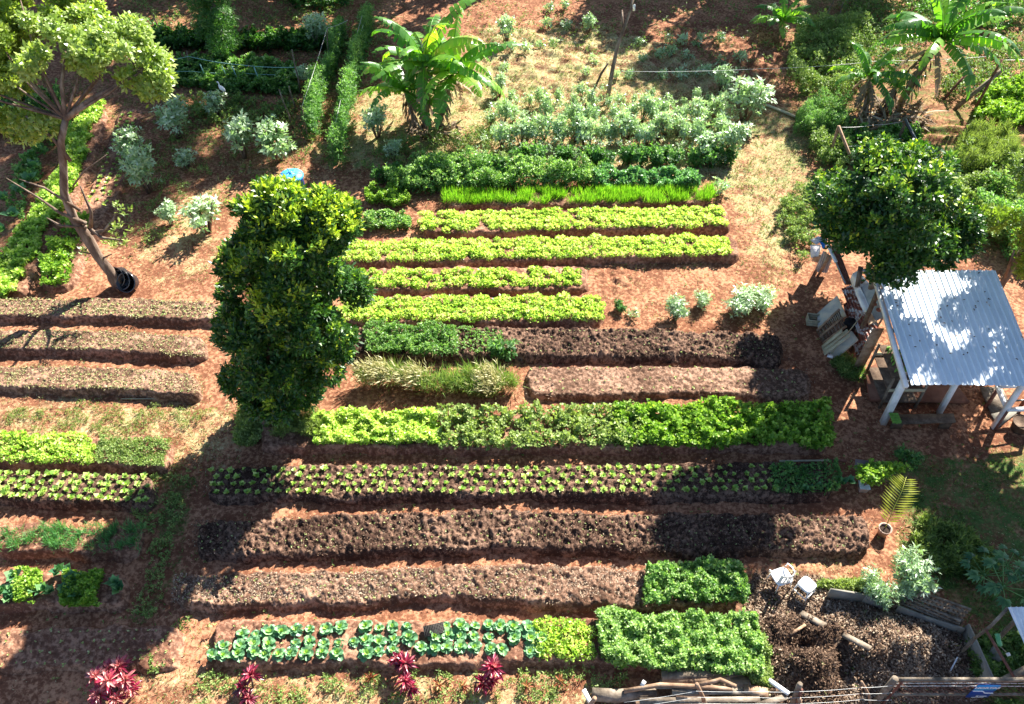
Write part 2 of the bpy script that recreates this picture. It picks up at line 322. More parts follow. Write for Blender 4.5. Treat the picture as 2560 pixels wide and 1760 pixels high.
M_rustiron = surf("rusty_iron", [(0.3, (0.10, 0.04, 0.03)), (0.7, (0.25, 0.12, 0.09))], 12, 0.8, 0.2, 0.2, 0.3)
M_sign_b = surf("sign_blue", [(0.3, (0.015, 0.06, 0.30)), (0.7, (0.02, 0.075, 0.34))], 2, 0.4, 0.4, 0, 0.0)
M_sign_c = surf("sign_sky_blue", [(0.3, (0.01, 0.28, 0.66)), (0.7, (0.015, 0.32, 0.7))], 2, 0.4, 0.4, 0, 0.0)
M_cardboard = surf("tan_panel", [(0.3, (0.33, 0.24, 0.16)), (0.7, (0.45, 0.34, 0.24))], 3, 0.85, 0.1, 0, 0.1)

# ------------------------------------------------------------------ ground
P_DRY = [  # outlines (photo px) of ground covered by dry grass, with strength
    ([(820, 420), (840, 250), (1100, 120), (1180, 60), (1500, 60), (1900, 180), (1960, 300), (1900, 420), (1780, 460), (1000, 440)], 0.50),
    ([(1780, 460), (1880, 330), (1960, 260), (2060, 330), (2030, 560), (1990, 720), (1850, 640), (1850, 540)], 0.50),
    ([(330, 640), (370, 520), (560, 440), (560, 700), (420, 740)], 0.38),
    ([(-300, 985), (560, 1000), (620, 1040), (560, 1180), (420, 1180), (-300, 1080)], 0.40),
    ([(280, 1680), (1500, 1665), (1500, 1900), (200, 1900)], 0.38),
    ([(850, 800), (850, 1030), (1330, 1030), (1310, 880)], 0.12),
    ([(600, 500), (560, 400), (860, 300), (830, 520)], 0.3),
    ([(1500, 650), (1980, 640), (1960, 820), (1500, 800)], 0.12),
    ([(1840, 1400), (2200, 1400), (2200, 1500), (1900, 1500)], 0.35),
]
P_GREEN = [
    ([(2180, 1130), (2900, 1120), (2900, 1900), (2420, 1800), (2380, 1500), (2240, 1400)], 0.55),
    ([(1990, 620), (1960, 300), (1960, -200), (3000, -200), (3000, 620), (2400, 640), (2200, 500), (2080, 560)], 0.42),
    ([(-600, -200), (1000, -200), (1000, 60), (800, 420), (300, 500), (0, 700), (-600, 700)], 0.30),
    ([(380, 1180), (480, 1160), (480, 1320), (400, 1560), (330, 1560), (400, 1400)], 0.50),
    ([(820, 420), (840, 250), (1100, 120), (1900, 180), (1960, 300), (1900, 420), (1000, 440)], 0.30),
    ([(1780, 460), (1880, 330), (1960, 260), (2060, 330), (2030, 560), (1990, 720), (1850, 640), (1850, 540)], 0.30),
    ([(200, 1030), (560, 1010), (460, 1180), (250, 1180)], 0.22),
    ([(350, 1500), (700, 1680), (1500, 1690), (1500, 1740), (300, 1760)], 0.12),
]
P_MULCH = [([(1830, 1560), (1890, 1420), (2080, 1450), (2300, 1530), (2440, 1580), (2500, 1800), (1880, 1900), (1900, 1700)], 1.0),
           ([(1550, 1690), (1960, 1700), (1960, 1900), (1550, 1900)], 0.5)]
def masks(x, y):
    px, py = to_px(x, y)
    d = np.zeros(px.shape); g = np.zeros(px.shape); m = np.zeros(px.shape); K = 5
    for k in range(K):
        f = 0.5 + 0.55 * k; a = 150 - 12 * k
        qx = px + (fbm(x * f, y * f, 5 + k, 3) - 0.5) * a * 1.6; qy = py + (fbm(x * f, y * f, 17 + k, 3) - 0.5) * a
        dk = np.zeros(px.shape); gk = dk.copy(); mk = dk.copy()
        for po, s in P_DRY: dk = np.maximum(dk, inpoly(qx, qy, po) * s)
        for po, s in P_GREEN: gk = np.maximum(gk, inpoly(qx, qy, po) * s)
        qx = px + (qx - px) * 0.35; qy = py + (qy - py) * 0.35
        for po, s in P_MULCH: mk = np.maximum(mk, inpoly(qx, qy, po) * s)
        d += dk / K; g += gk / K; m += mk / K
    out = (y > 42) | (np.abs(x) > 26)
    g = np.where(out, 0.4, g)
    return d, g, m
def axis(lo, hi, step, far):
    a = np.arange(lo, hi, step); k = np.geomspace(step * 2, far, 26)
    return np.concatenate([lo - k[::-1], a, hi + k])
def ground_z(x, y):
    z = (fbm(x * 0.35, y * 0.35, 3) - 0.5) * 0.16 + (fbm(x * 2.2, y * 2.2, 9, 4) - 0.5) * 0.07 + (fbm(x * 8, y * 8, 21, 2) - 0.5) * 0.028
    return z
def earth_z(x, y):
    """smooth lie of the land used to set things down"""
    z = ground_z(x, y)
    px, py = to_px(x, y)
    # compost heap, dug clods, furrows of the new rows at the right edge
    heap = np.exp(-(((px - 2230) / 150) ** 2 + ((py - 1630) / 80) ** 2)) * 0.5 + np.exp(-(((px - 2010) / 55) ** 2 + ((py - 1668) / 40) ** 2)) * 0.45 - np.exp(-(((px - 2010) / 70) ** 2 + ((py - 1618) / 24) ** 2)) * 0.32 - np.exp(-(((px - 2120) / 40) ** 2 + ((py - 1680) / 50) ** 2)) * 0.35
    heap2 = np.exp(-(((px - 1930) / 50) ** 2 + ((py - 1590) / 50) ** 2)) * 0.3
    z = z + (heap + heap2) * (0.6 + 0.9 * fbm(x * 4, y * 4, 33)) + inpoly(px, py, [(1870, 1540), (2100, 1530), (2160, 1700), (2100, 1790), (1900, 1790)]) * (fbm(x * 7, y * 7, 35, 3) - 0.5) * 0.16
    dug = np.exp(-(((px - 1545) / 45) ** 2 + ((py - 700) / 28) ** 2))
    z = z + dug * (fbm(x * 5, y * 5, 41) - 0.5) * 0.5
    z = z + inpoly(px, py, [(1180, 60), (1950, 60), (1950, 260), (1150, 260)]) * (fbm(x * 2.5, y * 2.5, 51, 3) - 0.5) * 0.35
    z = z + inpoly(px, py, [(2300, 305), (2700, 300), (2700, 385), (2330, 385)]) * (np.sin(y * 9 + fbm(x * 2, y * 2, 8) * 3) * 0.09)
    return z
gx = axis(-21, 21, 0.075, 130); gy = axis(5, 42, 0.075, 160)
GX, GY = np.meshgrid(gx, gy); GZ = earth_z(GX, GY)
nx, ny = len(gx), len(gy)
idx = np.arange(nx * ny).reshape(ny, nx)
gq = QB().add(np.stack([GX, GY, GZ], -1), np.stack([idx[:-1, :-1], idx[:-1, 1:], idx[1:, 1:], idx[1:, :-1]], -1))
gme = gq.data("ground", M_ground, smooth=True)
md_, mg_, mm_ = masks(GX.ravel(), GY.ravel())
for nm, a in (("dry", md_), ("green", mg_), ("mulch", mm_)):
    at = gme.attributes.new(nm, 'FLOAT', 'POINT'); at.data.foreach_set("value", a.astype(np.float32))
tag(link("ground", gme), "red earth ground with dry grass between the vegetable beds", kind="structure")
def onground(px, py):
    p = G(px, py); p = G(px, py, float(earth_z(np.array([p.x]), np.array([p.y]))[0])); return p

# ------------------------------------------------------------------ raised beds
class Bed:
    def __init__(s, upper, lower, h, mat, label, seed, rough=0.03, cover=0.12):
        s.h = h
        def curve(pts, u):
            pts = [G(x, y, h) for x, y in pts]; X = np.array([(p.x, p.y) for p in pts])
            d = np.concatenate([[0], np.cumsum(np.linalg.norm(np.diff(X, axis=0), axis=1))]); d /= d[-1]
            return np.stack([np.interp(u, d, X[:, 0]), np.interp(u, d, X[:, 1])], -1)
        s.A = lambda u: curve(upper, u); s.B = lambda u: curve(lower, u)
        c = (s.A(np.array([0., 1.])) + s.B(np.array([0., 1.]))) / 2
        s.L = float(np.linalg.norm(c[1] - c[0])); s.Wd = float(np.linalg.norm(s.A(np.array([.5])) - s.B(np.array([.5]))))
        nu = max(12, int(s.L / 0.035)); sk = 0.21
        u = np.linspace(0, 1, nu)
        A = s.A(u); B = s.B(u); W = B - A; ln = np.linalg.norm(W, axis=1, keepdims=True); w = W / ln
        nv = int((s.Wd + 2 * sk) / 0.035); v = np.linspace(0, 1, nv)
        endd = np.minimum(u, 1 - u) * s.L
        P = (A - w * sk)[:, None] + (W + 2 * w * sk)[:, None] * v[None, :, None]
        x = P[..., 0]; y = P[..., 1]
        dv = np.minimum(v, 1 - v)[None, :] * (ln + 2 * sk)
        e2 = endd[:, None] + 0.0 * dv; rc = 0.42; cor = (dv < rc) & (e2 < rc)
        edge = np.where(cor, rc - np.sqrt((rc - np.minimum(dv, rc)) ** 2 + (rc - np.minimum(e2, rc)) ** 2), np.minimum(dv, e2))
        edge = edge + (fbm(x * 3.5, y * 3.5, seed, 3) - 0.5) * 0.20 + (fbm(x * 1.1, y * 1.1, seed + 50, 2) - 0.5) * 0.18
        k = np.clip(edge / sk, 0, 1.15); k = np.minimum(k, 1); k = k * k * (3 - 2 * k)
        rr = (fbm(x * 11, y * 11, seed + 3, 3) - 0.5) * 0.55 + (fbm(x * 5.5, y * 5.5, seed + 4, 2) - 0.5) * 0.4 + (fbm(x * 24, y * 24, seed + 6, 2) - 0.5) * 0.5
        z = -0.12 + (h + 0.12) * k + rr * rough * 2.6 * (0.3 + k) + (fbm(x * 3, y * 3, seed + 5, 2) - 0.5) * 0.04 * k
        # border drops under the earth
        lim = np.minimum(np.minimum(np.arange(nu)[:, None], np.arange(nu)[::-1][:, None]), np.minimum(np.arange(nv)[None], np.arange(nv)[::-1][None]))
        z = np.where(lim == 0, -0.3, z)
        id_ = np.arange(nu * nv).reshape(nu, nv)
        q = QB().add(np.stack([x, y, z], -1), np.stack([id_[:-1, :-1], id_[1:, :-1], id_[1:, 1:], id_[:-1, 1:]], -1))
        if np.cross(np.append(w[0], 0), np.append(A[-1] - A[0], 0))[2] < 0:
            q.Q[0] = q.Q[0][:, ::-1]
        s.obj = tag(q.build("garden_bed", mat, smooth=True), label, "garden bed", "raised vegetable beds")
    def at(s, u, v):
        u = np.asarray(u, float); v = np.asarray(v, float)
        a = s.A(u); b = s.B(u); return a + (b - a) * v[..., None]
BD = {}
def bed(key, upper, lower, mat, label, h=0.26, rough=0.03):
    BD[key] = Bed(upper, lower, h, mat, label, len(BD) * 13 + 1, rough)
bed('A', [(1045, 533), (1300, 527), (1830, 520)], [(1045, 578), (1400, 573), (1832, 563)], M_bed_red, "red earth bed of bright lettuce just below the chive row")
bed('B', [(850, 606), (1300, 598), (1850, 592)], [(850, 653), (1300, 646), (1855, 635)], M_bed_red, "red earth bed under the longest bright lettuce row")
bed('C', [(850, 672), (1480, 668)], [(850, 722), (1480, 719)], M_bed_red, "short red bed of patchy bright lettuce left of the dug hole")
bed('D', [(850, 745), (1522, 740)], [(850, 802), (1522, 799)], M_bed_red, "short red bed of bright lettuce directly above the parsley and dark seedling bed")
bed('E', [(850, 822), (1300, 820), (1640, 822), (1965, 840)], [(850, 880), (1290, 885), (1640, 885), (1970, 900)], M_bed_dark, "bed with parsley on its left half and dark clods with seedlings on its right half", rough=0.085)
bed('F', [(1307, 918), (1640, 914), (2000, 925), (2035, 945)], [(1310, 985), (1640, 977), (2035, 990)], M_bed_gray, "dusty pinkish bed with sparse seedlings right of the grass clumps", h=0.2, rough=0.03)
bed('G', [(640, 1040), (1200, 1036), (2080, 1030)], [(640, 1112), (1200, 1114), (2085, 1110)], M_bed_red, "bed fully covered by green leaves below the dusty pink bed")
bed('H', [(512, 1170), (900, 1166), (1400, 1166), (2090, 1160)], [(512, 1243), (900, 1236), (1400, 1234), (2090, 1232)], M_bed_dark, "long dark bed with four rows of young lettuce", rough=0.07)
bed('I', [(485, 1305), (620, 1299), (996, 1284), (1320, 1280), (1766, 1288), (2185, 1294)], [(480, 1378), (620, 1383), (996, 1370), (1320, 1360), (1766, 1374), (2185, 1374)], M_bed_dark, "very long bed of dark cloddy soil dotted with seedlings", rough=0.10)
bed('J', [(430, 1442), (620, 1440), (900, 1430), (1150, 1420), (1420, 1418), (1860, 1430)], [(425, 1506), (620, 1508), (900, 1498), (1150, 1488), (1350, 1502), (1860, 1506)], M_bed_gray, "long curving bed of grey brown soil with a parsley block at its right end", rough=0.075)
bed('K', [(520, 1558), (1100, 1556), (1500, 1552), (1880, 1556)], [(520, 1652), (1100, 1650), (1500, 1645), (1900, 1672)], M_bed_red, "bed of cabbages, lettuce and parsley nearest the wood pile", h=0.22)
bed('L1', [(-60, 748), (300, 748), (560, 756)], [(-60, 786), (300, 788), (560, 799)], M_bed_gray, "seedling bed at the foot of the leaning trunk", h=0.24)
bed('L2', [(-60, 824), (250, 826), (515, 842)], [(-60, 868), (300, 874), (520, 886)], M_bed_gray, "middle one of the three seedling beds left of the dark round tree", h=0.27)
bed('L3', [(-60, 914), (250, 918), (500, 934)], [(-60, 962), (250, 970), (505, 982)], M_bed_gray, "lowest of the three left seedling beds, with a cane lying at its edge", h=0.27)
bed('L5', [(-60, 1085), (430, 1096)], [(-60, 1148), (430, 1162)], M_bed_red, "bed at the left edge with dense bright lettuce and weeds")
bed('L6', [(-60, 1182), (395, 1192)], [(-60, 1240), (385, 1258)], M_bed_dark, "bed at the left edge planted with rows of young lettuce", rough=0.045)
bed('L7', [(-60, 1312), (365, 1316)], [(-60, 1374), (355, 1380)], M_bed_red, "bed of spring onions at the left edge")
bed('L8', [(-60, 1436), (320, 1432)], [(-60, 1508), (320, 1510)], M_bed_red, "shaded left bed of kale and frilly green lettuce")
bed('L9', [(-60, 1578), (470, 1572)], [(-60, 1668), (470, 1660)], M_bed_red, "shaded left bed of sparse seedlings above the big red plant", h=0.14)
bed('M1', [(-30, 728), (0, 661), (94, 529), (138, 441), (212, 268)], [(50, 740), (88, 661), (165, 529), (212, 441), (268, 268)], M_bed_red, "slanting bed of broad bright leaves behind the leaning trunk", h=0.15)
bed('M2', [(108, 726), (143, 620), (235, 470), (281, 340), (306, 268)], [(168, 722), (215, 620), (292, 480), (338, 340), (356, 268)], M_bed_red, "slanting bed of small green lettuces left of the silver shrubs", h=0.15)
bed('N', [(1115, 484), (1450, 480), (1780, 474)], [(1115, 512), (1450, 510), (1780, 503)], M_bed_red, "narrow bed of chives above the bright lettuce", h=0.2)

# ------------------------------------------------------------------ small plants
rng = np.random.default_rng(7); random.seed(7)
def m_lettuce(seed, R=0.155, n=95):
    R *= (1, 0.9, 1.08, 0.82)[seed % 4]
    g = np.random.default_rng(seed); q = QB()
    u = g.uniform(0, 1, n); ph = g.uniform(0, 6.283, n); th = np.arccos(1 - u * 0.98)
    nrm = np.stack([np.sin(th) * np.cos(ph), np.sin(th) * np.sin(ph), np.cos(th) * 0.8], -1)
    P = nrm * R * g.uniform(0.62, 1.05, (n, 1)) * np.array([1, 1, 0.85])
    D = unit(nrm * 0.7 + g.normal(0, 0.55, (n, 3)) + np.array([0, 0, 0.35])); N = unit(nrm + g.normal(0, 0.6, (n, 3)))
    V, Q = leaves(P, D, N, g.uniform(0.05, 0.085, n), g.uniform(0.05, 0.08, n), 0.25)
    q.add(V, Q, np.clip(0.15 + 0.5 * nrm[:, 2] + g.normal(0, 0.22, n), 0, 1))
    return q.data("lettuce", M_lettuce)
def m_rosette(name, mat, seed, n, L, W, tilt, up=0.0, jit=0.2, fold=0.2, rings=((1.0, 0.0),)):
    g = np.random.default_rng(seed); q = QB()
    for sc, dt in rings:
        V, Q, r = rosettes(np.array([[0, 0, up]]), np.array([[0, 0, 1.]]), n, L * sc, W * sc, tilt - dt, g, fold, jit, spread=0.05)
        q.add(V, Q, r)
    return q.data(name, mat)
def m_cabbage(seed):
    g = np.random.default_rng(seed); q = QB()
    for ring, (n, L, el, z0, rv) in enumerate([(6, 0.235, 0.35, 0.03, 0.15), (5, 0.19, 0.8, 0.05, 0.45), (4, 0.125, 1.15, 0.07, 0.95)]):
        for k in range(n):
            ph = 6.283 * k / n + ring * 0.6 + g.normal(0, 0.15); el2 = el + g.normal(0, 0.12); Lk = L * g.uniform(0.8, 1.15)
            d = np.array([math.cos(ph), math.sin(ph), 0]); s = np.array([-math.sin(ph), math.cos(ph), 0])
            V = []
            for i, (t, w) in enumerate([(0, 0.12), (0.35, 0.62), (0.7, 0.85), (0.95, 0.45)]):
                c = d * Lk * t * math.cos(el2) + np.array([0, 0, z0 + Lk * math.sin(el2) * t - 0.5 * Lk * max(0, t - 0.45) ** 1.5 * (1.6 - ring * 0.5)])
                for j in (-1, -0.5, 0, 0.5, 1):
                    V.append(c + s * j * w * Lk * 0.5 + np.array([0, 0, abs(j) ** 2 * 0.25 * w * Lk + g.normal(0, 0.007)]))
            Q = [(i * 5 + j, i * 5 + j + 1, (i + 1) * 5 + j + 1, (i + 1) * 5 + j) for i in range(3) for j in range(4)]
            q.add(V, Q, np.clip(rv + g.normal(0, 0.1) + np.repeat([0.0, 0.05, 0.14], 4) , 0, 1))
    return q.data("cabbage", M_cabbage)
PROTO = {
    'lettuce': [m_lettuce(i) for i in range(4)],
    'young': [m_rosette("young_lettuce", M_young, 20 + i, 9, 0.095, 0.075, 1.0, 0.015, 0.25, 0.3, ((1, 0), (0.6, 0.5))) for i in range(4)],
    'seedling': [m_rosette("seedling", M_seed, 40 + i, 3 + i % 2, 0.05, 0.032, 0.95, 0.01, 0.35, 0.2) for i in range(4)],
    'cabbage': [m_cabbage(60 + i) for i in range(5)],
}
def put(name, me, x, y, z, label, cat, group, s=1.0, rz=None, tilt=0.08):
    o = link(name, me); o.location = (x, y, z); o.scale = (s, s, s * random.uniform(0.9, 1.15))
    o.rotation_euler = (random.uniform(-tilt, tilt), random.uniform(-tilt, tilt), random.uniform(0, 6.28) if rz is None else rz)
    return tag(o, label, cat, group)
PENDING = {}          # kind -> list of (x, y, z, scale, label, group)
def plan(kind, x, y, z, s, label, group): PENDING.setdefault(kind, []).append((x, y, z, s, label, group))
def nth(i):
    i = int(i); return "%d%s" % (i, "th" if 10 <= i % 100 <= 20 else {1: "st", 2: "nd", 3: "rd"}.get(i % 10, "th"))
ROWN = ["top", "second", "third", "fourth", "fifth"]
def rows(kind, b, u0, u1, vs, step, s, label, group, jit=0.04, skip=0.05, dz=0.0, var=0.24, stag=True):
    b = BD[b]; n = int((u1 - u0) * b.L / step)
    for r, v in enumerate(vs):
        cnt = 0; rn = "bottom" if r == len(vs) - 1 else ROWN[r]
        for i in range(n):
            if random.random() < skip: continue
            cnt += 1
            u = u0 + (i + (0.5 if stag and r % 2 else 0)) * step / b.L
            p = b.at(np.array([u]), np.array([v]))[0]
            plan(kind, p[0] + random.gauss(0, jit), p[1] + random.gauss(0, jit), b.h + dz, s * random.uniform(1 - var, 1 + var), "%s, %s from left in %s row" % (label, nth(cnt), rn), group)
V4 = (0.13, 0.38, 0.63, 0.88)
rows('lettuce', 'A', 0.01, 0.99, (0.12, 0.37, 0.62, 0.88), 0.235, 1.0, "lettuce head in topmost lettuce bed", "lettuce heads in the bed below the chives")
rows('lettuce', 'B', 0.01, 0.99, (0.12, 0.37, 0.62, 0.88), 0.235, 1.0, "lettuce head in longest lettuce bed", "lettuce heads in the longest row")
rows('lettuce', 'C', 0.01, 0.99, (0.2, 0.5, 0.8), 0.25, 0.98, "lettuce head in patchy bed by dug hole", "lettuce heads left of the dug hole", 0.05, 0.10)
rows('lettuce', 'D', 0.01, 0.99, (0.13, 0.38, 0.63, 0.88), 0.24, 1.05, "lettuce head in lowest bright lettuce bed", "lettuce heads above the parsley bed")
rows('lettuce', 'L5', 0.13, 0.64, V4, 0.235, 1.0, "bright lettuce head at the left edge", "lettuce heads at the left edge", 0.04, 0.06)
rows('lettuce', 'K', 0.605, 0.72, (0.13, 0.38, 0.63, 0.88), 0.25, 1.05, "yellow green lettuce right of the cabbages", "lettuce heads beside the cabbages")
rows('young', 'H', 0.012, 0.955, (0.10, 0.36, 0.62, 0.88), 0.262, 1.15, "young lettuce in long dark bed", "young lettuces in the long dark bed", 0.025, 0.06)
rows('young', 'L6', 0.13, 0.99, (0.06, 0.35, 0.64, 0.93), 0.25, 1.4, "young lettuce at the left edge", "young lettuces at the left edge", 0.025, 0.03)
rows('young', 'M2', 0.42, 0.99, (0.15, 0.5, 0.85), 0.3, 1.1, "small lettuce on slanting bed", "small lettuces on the slanting bed", 0.04, 0.08)
sv = (0.08, 0.29, 0.5, 0.71, 0.92)
rows('seedling', 'L9', 0.115, 0.99, (0.08, 0.34, 0.62, 0.9), 0.22, 1.15, "seedling in shaded bottom left bed", "seedlings in the shaded left bed", 0.03, 0.12)
rows('seedling', 'K', 0.0, 0.16, (0.1, 0.35, 0.6, 0.85), 0.18, 1.2, "seedling left of the cabbages", "seedlings left of the cabbages", 0.04, 0.2)
rows('seedling', 'J', 0.01, 0.68, sv, 0.185, 0.85, "seedling in curving grey bed", "seedlings in the curving bed", 0.03, 0.15)
rows('seedling', 'I', 0.01, 0.985, (0.1, 0.3, 0.5, 0.7, 0.9), 0.2, 0.8, "seedling in very long dark bed", "seedlings in the very long dark bed", 0.03, 0.15)
rows('seedling', 'F', 0.03, 0.97, (0.1, 0.5, 0.9), 0.22, 1.1, "seedling on the dusty pink bed", "seedlings on the dusty bed", 0.05, 0.2)
rows('seedling', 'E', 0.42, 0.98, (0.1, 0.37, 0.64, 0.9), 0.16, 0.75, "seedling in the dark right half of the parsley bed", "seedlings right of the parsley", 0.03, 0.1)
for k in ('L1', 'L2', 'L3'):
    rows('seedling', k, 0.10, 0.97, (0.06, 0.36, 0.66, 0.94), 0.17, 1.0 if k != 'L1' else 1.25, "small green seedling in one of the three beds left of the dark tree", "seedlings in the three left beds", 0.02, 0.05)
CAT = {'lettuce': 'lettuce', 'young': 'young lettuce', 'seedling': 'seedling'}
NAM = {'lettuce': 'lettuce', 'young': 'young_lettuce', 'seedling': 'seedling'}
for kind, L in PENDING.items():
    L.sort(key=lambda e: e[0] ** 2 + e[1] ** 2 + H * H)
    for (x, y, z, s, lab, grp) in L[:300]:
        put(NAM[kind], random.choice(PROTO[kind]), x, y, z, lab, CAT[kind], grp, s)
    rest = L[300:]
    if rest:
        q = QB(); src = []
        for me in PROTO[kind]:
            co = np.empty(len(me.vertices) * 3); me.vertices.foreach_get("co", co)
            lp = np.empty(len(me.loops), int); me.loops.foreach_get("vertex_index", lp)
            rv = np.empty(len(me.polygons)); me.attributes["rnd"].data.foreach_get("value", rv)
            src.append((co.reshape(-1, 3), lp.reshape(-1, 4), rv))
        for (x, y, z, s, lab, grp) in rest:
            co, lp, rv = random.choice(src); a = random.uniform(0, 6.28); c_, s_ = math.cos(a), math.sin(a)
            R = np.array([[c_, -s_, 0], [s_, c_, 0], [0, 0, 1]])
            q.add(co @ R.T * s + np.array([x, y, z]), lp, np.clip(rv + random.uniform(-0.12, 0.12), 0, 1))
        tag(q.build(NAM[kind] + "_rows", {'lettuce': M_lettuce, 'young': M_young, 'seedling': M_seed}[kind]),
            {'lettuce': "dense farther rows of bright lettuce", 'young': "small lettuces in the farther rows", 'seedling': "farther rows of tiny seedlings on the beds"}[kind], CAT[kind], kind="stuff")
cab = [(620, x, y) for x, y in [(50,1115),(140,1100),(220,1095),(315,1085),(410,1080),(520,1075),(610,1070),(780,1060),(870,1070),(960,1065),(1055,1060),(1320,1060),(1410,1060),(1510,1055),(1600,1055),(1675,1060),(1765,1070),(35,1175),(135,1185),(310,1170),(405,1165),(505,1175),(600,1170),(700,1160),(780,1155),(870,1160),(965,1150),(1070,1135),(1240,1135),(1330,1120),(1410,1125),(1500,1130),(1605,1135),(1770,1135),(35,1235),(110,1245),(200,1245),(280,1240),(385,1240),(490,1235),(590,1240),(790,1245),(860,1230),(960,1215),(1150,1200),(1240,1210),(1320,1200),(1410,1195),(1505,1200),(1610,1210),(1690,1215)]]
cab += [(0, x, y) for x, y in [(1605,1115),(1480,1195),(1595,1190),(1480,1255),(1580,1245),(1410,1250)]]
cab += [(1240, x, y) for x, y in [(215,1075),(230,1140),(300,1140),(225,1225),(290,1220)]]
cab = sorted([(x0 + x / 2.66, 1160 + y / 2.66 + 5) for x0, x, y in cab]); cc = [0, 0, 0]
for x, y in cab:
    p = G(x, y, 0.3); k = 0 if y < 1582 else (1 if y < 1613 else 2); cc[k] += 1
    put("cabbage", random.choice(PROTO['cabbage']), p.x, p.y, 0.2, "blue green cabbage, %s from left in the %s row of the front bed" % (nth(cc[k]), ("back", "middle", "front")[k]), "cabbage", "cabbages in the front bed", random.choice([0.62, 0.75, 0.82, 0.9, 0.95]))

# ------------------------------------------------------------------ leafy masses
def wob(p, a):
    """irregular outline: shift places by smooth noise"""
    return np.stack([fbm(p[:, 0] * 1.3, p[:, 1] * 1.3, 71, 3) - 0.5, fbm(p[:, 0] * 1.3, p[:, 1] * 1.3, 83, 3) - 0.5], -1) * a
def in_bed(key, u0, u1, v0, v1, n, g):
    b = BD[key]; u = g.uniform(u0, u1, n); v = g.uniform(v0, v1, n); p = b.at(u, v)
    return p + wob(p, 0.42), b.h
def in_px(poly, n, g, z=0.0):
    """random places whose ground spot lies in a photo outline"""
    P = np.array(poly, float); X, Y = Gv(P[:, 0], P[:, 1]); out = np.empty((0, 2))
    while len(out) < n:
        x = g.uniform(X.min(), X.max(), n * 2); y = g.uniform(Y.min(), Y.max(), n * 2)
        k = inpoly(x, y, list(zip(X, Y))); out = np.concatenate([out, np.stack([x[k], y[k]], -1)])
    return out[:n] + wob(out[:n], 0.6)
def carpet(name, mat, XY, z0, hh, label, cat, L=0.05, W=0.04, n=5, seed=0, clump=1.6, stuff=True, tilt=0.9, keep=0.0, rmean=0.5):
    """low leafy mass: whorls over a lumpy height field"""
    g = np.random.default_rng(seed)
    lump = fbm(XY[:, 0] * clump * 2, XY[:, 1] * clump * 2, seed, 3)
    lump = np.clip((lump - 0.5) * 1.7 + 0.5, 0, 1)
    if keep:
        k = lump > keep; XY = XY[k]; lump = lump[k]
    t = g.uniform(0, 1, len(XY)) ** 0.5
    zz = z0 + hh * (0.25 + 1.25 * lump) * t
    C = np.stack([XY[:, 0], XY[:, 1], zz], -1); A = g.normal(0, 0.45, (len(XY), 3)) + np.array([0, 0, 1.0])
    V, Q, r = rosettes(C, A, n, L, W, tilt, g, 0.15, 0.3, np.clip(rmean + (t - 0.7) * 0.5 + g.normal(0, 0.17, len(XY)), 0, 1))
    o = QB().add(V, Q, r).build(name, mat)
    return tag(o, label, cat, kind="stuff" if stuff else None)
g1 = np.random.default_rng(11)
xy, h = in_bed('E', 0.06, 0.26, -0.05, 1.05, 2600, g1); carpet("parsley_patch", M_parsley, xy, h, 0.26, "soft green parsley filling the left part of the bed under the lettuces", "parsley", 0.06, 0.04, 5, 101, rmean=0.75, clump=2.6)
xy, h = in_bed('E', 0.24, 0.37, 0.0, 1.0, 330, g1); carpet("sprout_patch", M_vine, xy, h, 0.10, "sparse sprouts between parsley and leafy bush", "sprouts", 0.06, 0.04, 4, 102, rmean=0.75)
xy, h = in_bed('G', 0.10, 0.315, -0.02, 1.02, 3600, g1); carpet("lettuce_patch", M_lettuce, xy, h, 0.26, "dense bright leafy greens right of the tree foot", "leafy greens", 0.08, 0.065, 5, 103, rmean=0.5, clump=2.6)
xy, h = in_bed('G', 0.315, 0.66, -0.10, 1.1, 2700, g1); carpet("squash_patch", M_weed, xy, h, 0.28, "loose trailing leafy greens in the middle of the covered bed", "leafy greens", 0.105, 0.08, 4, 104, keep=0.30, rmean=0.8, clump=2.2)
xy, h = in_bed('G', 0.62, 0.99, -0.12, 1.05, 4600, g1); carpet("sweet_potato_patch", M_yellowgreen, xy, h, 0.30, "thick bright green leaves at the shaded right end of the covered bed", "leafy greens", 0.10, 0.085, 5, 105, rmean=0.5, clump=2.4)
xy, h = in_bed('J', 0.83, 1.0, -0.12, 1.08, 3200, g1); carpet("parsley_patch", M_parsley, xy, h, 0.30, "block of dark green parsley at the right end of the curving bed", "parsley", 0.07, 0.045, 6, 106, rmean=0.6, clump=2.6)
xy, h = in_bed('K', 0.71, 1.03, -0.12, 1.12, 7200, g1); carpet("parsley_patch", M_parsley, xy, h, 0.32, "wide block of green parsley above the wood pile", "parsley", 0.075, 0.045, 6, 107, rmean=0.7, clump=2.6)
xy, h = in_bed('L5', 0.62, 0.98, 0.0, 1.1, 1500, g1); carpet("weed_patch", M_weed, xy, h, 0.14, "low weeds beside the bright lettuce at the left edge", "weeds", 0.06, 0.03, 4, 108, rmean=0.6)
xy, h = in_bed('L8', 0.60, 0.84, 0.0, 1.05, 1500, g1); carpet("frilly_lettuce_patch", M_yellowgreen, xy, h, 0.22, "frilly shaded lettuce at the right of the kale bed", "leafy greens", 0.06, 0.055, 6, 109, rmean=0.5)
xy, h = in_bed('L8', 0.24, 0.44, -0.05, 1.05, 750, g1); carpet("frilly_lettuce_patch", M_yellowgreen, xy, h, 0.2, "frilly lettuce between the kale plants in shade", "leafy greens", 0.06, 0.055, 5, 110, keep=0.4, rmean=0.5)
xy, h = in_bed('H', 0.90, 1.03, 0.0, 1.0, 900, g1); carpet("weed_patch", M_vine, xy, h, 0.14, "small greens beside the clay tile at the right end of the young lettuce", "weeds", 0.06, 0.045, 4, 111, rmean=0.5)
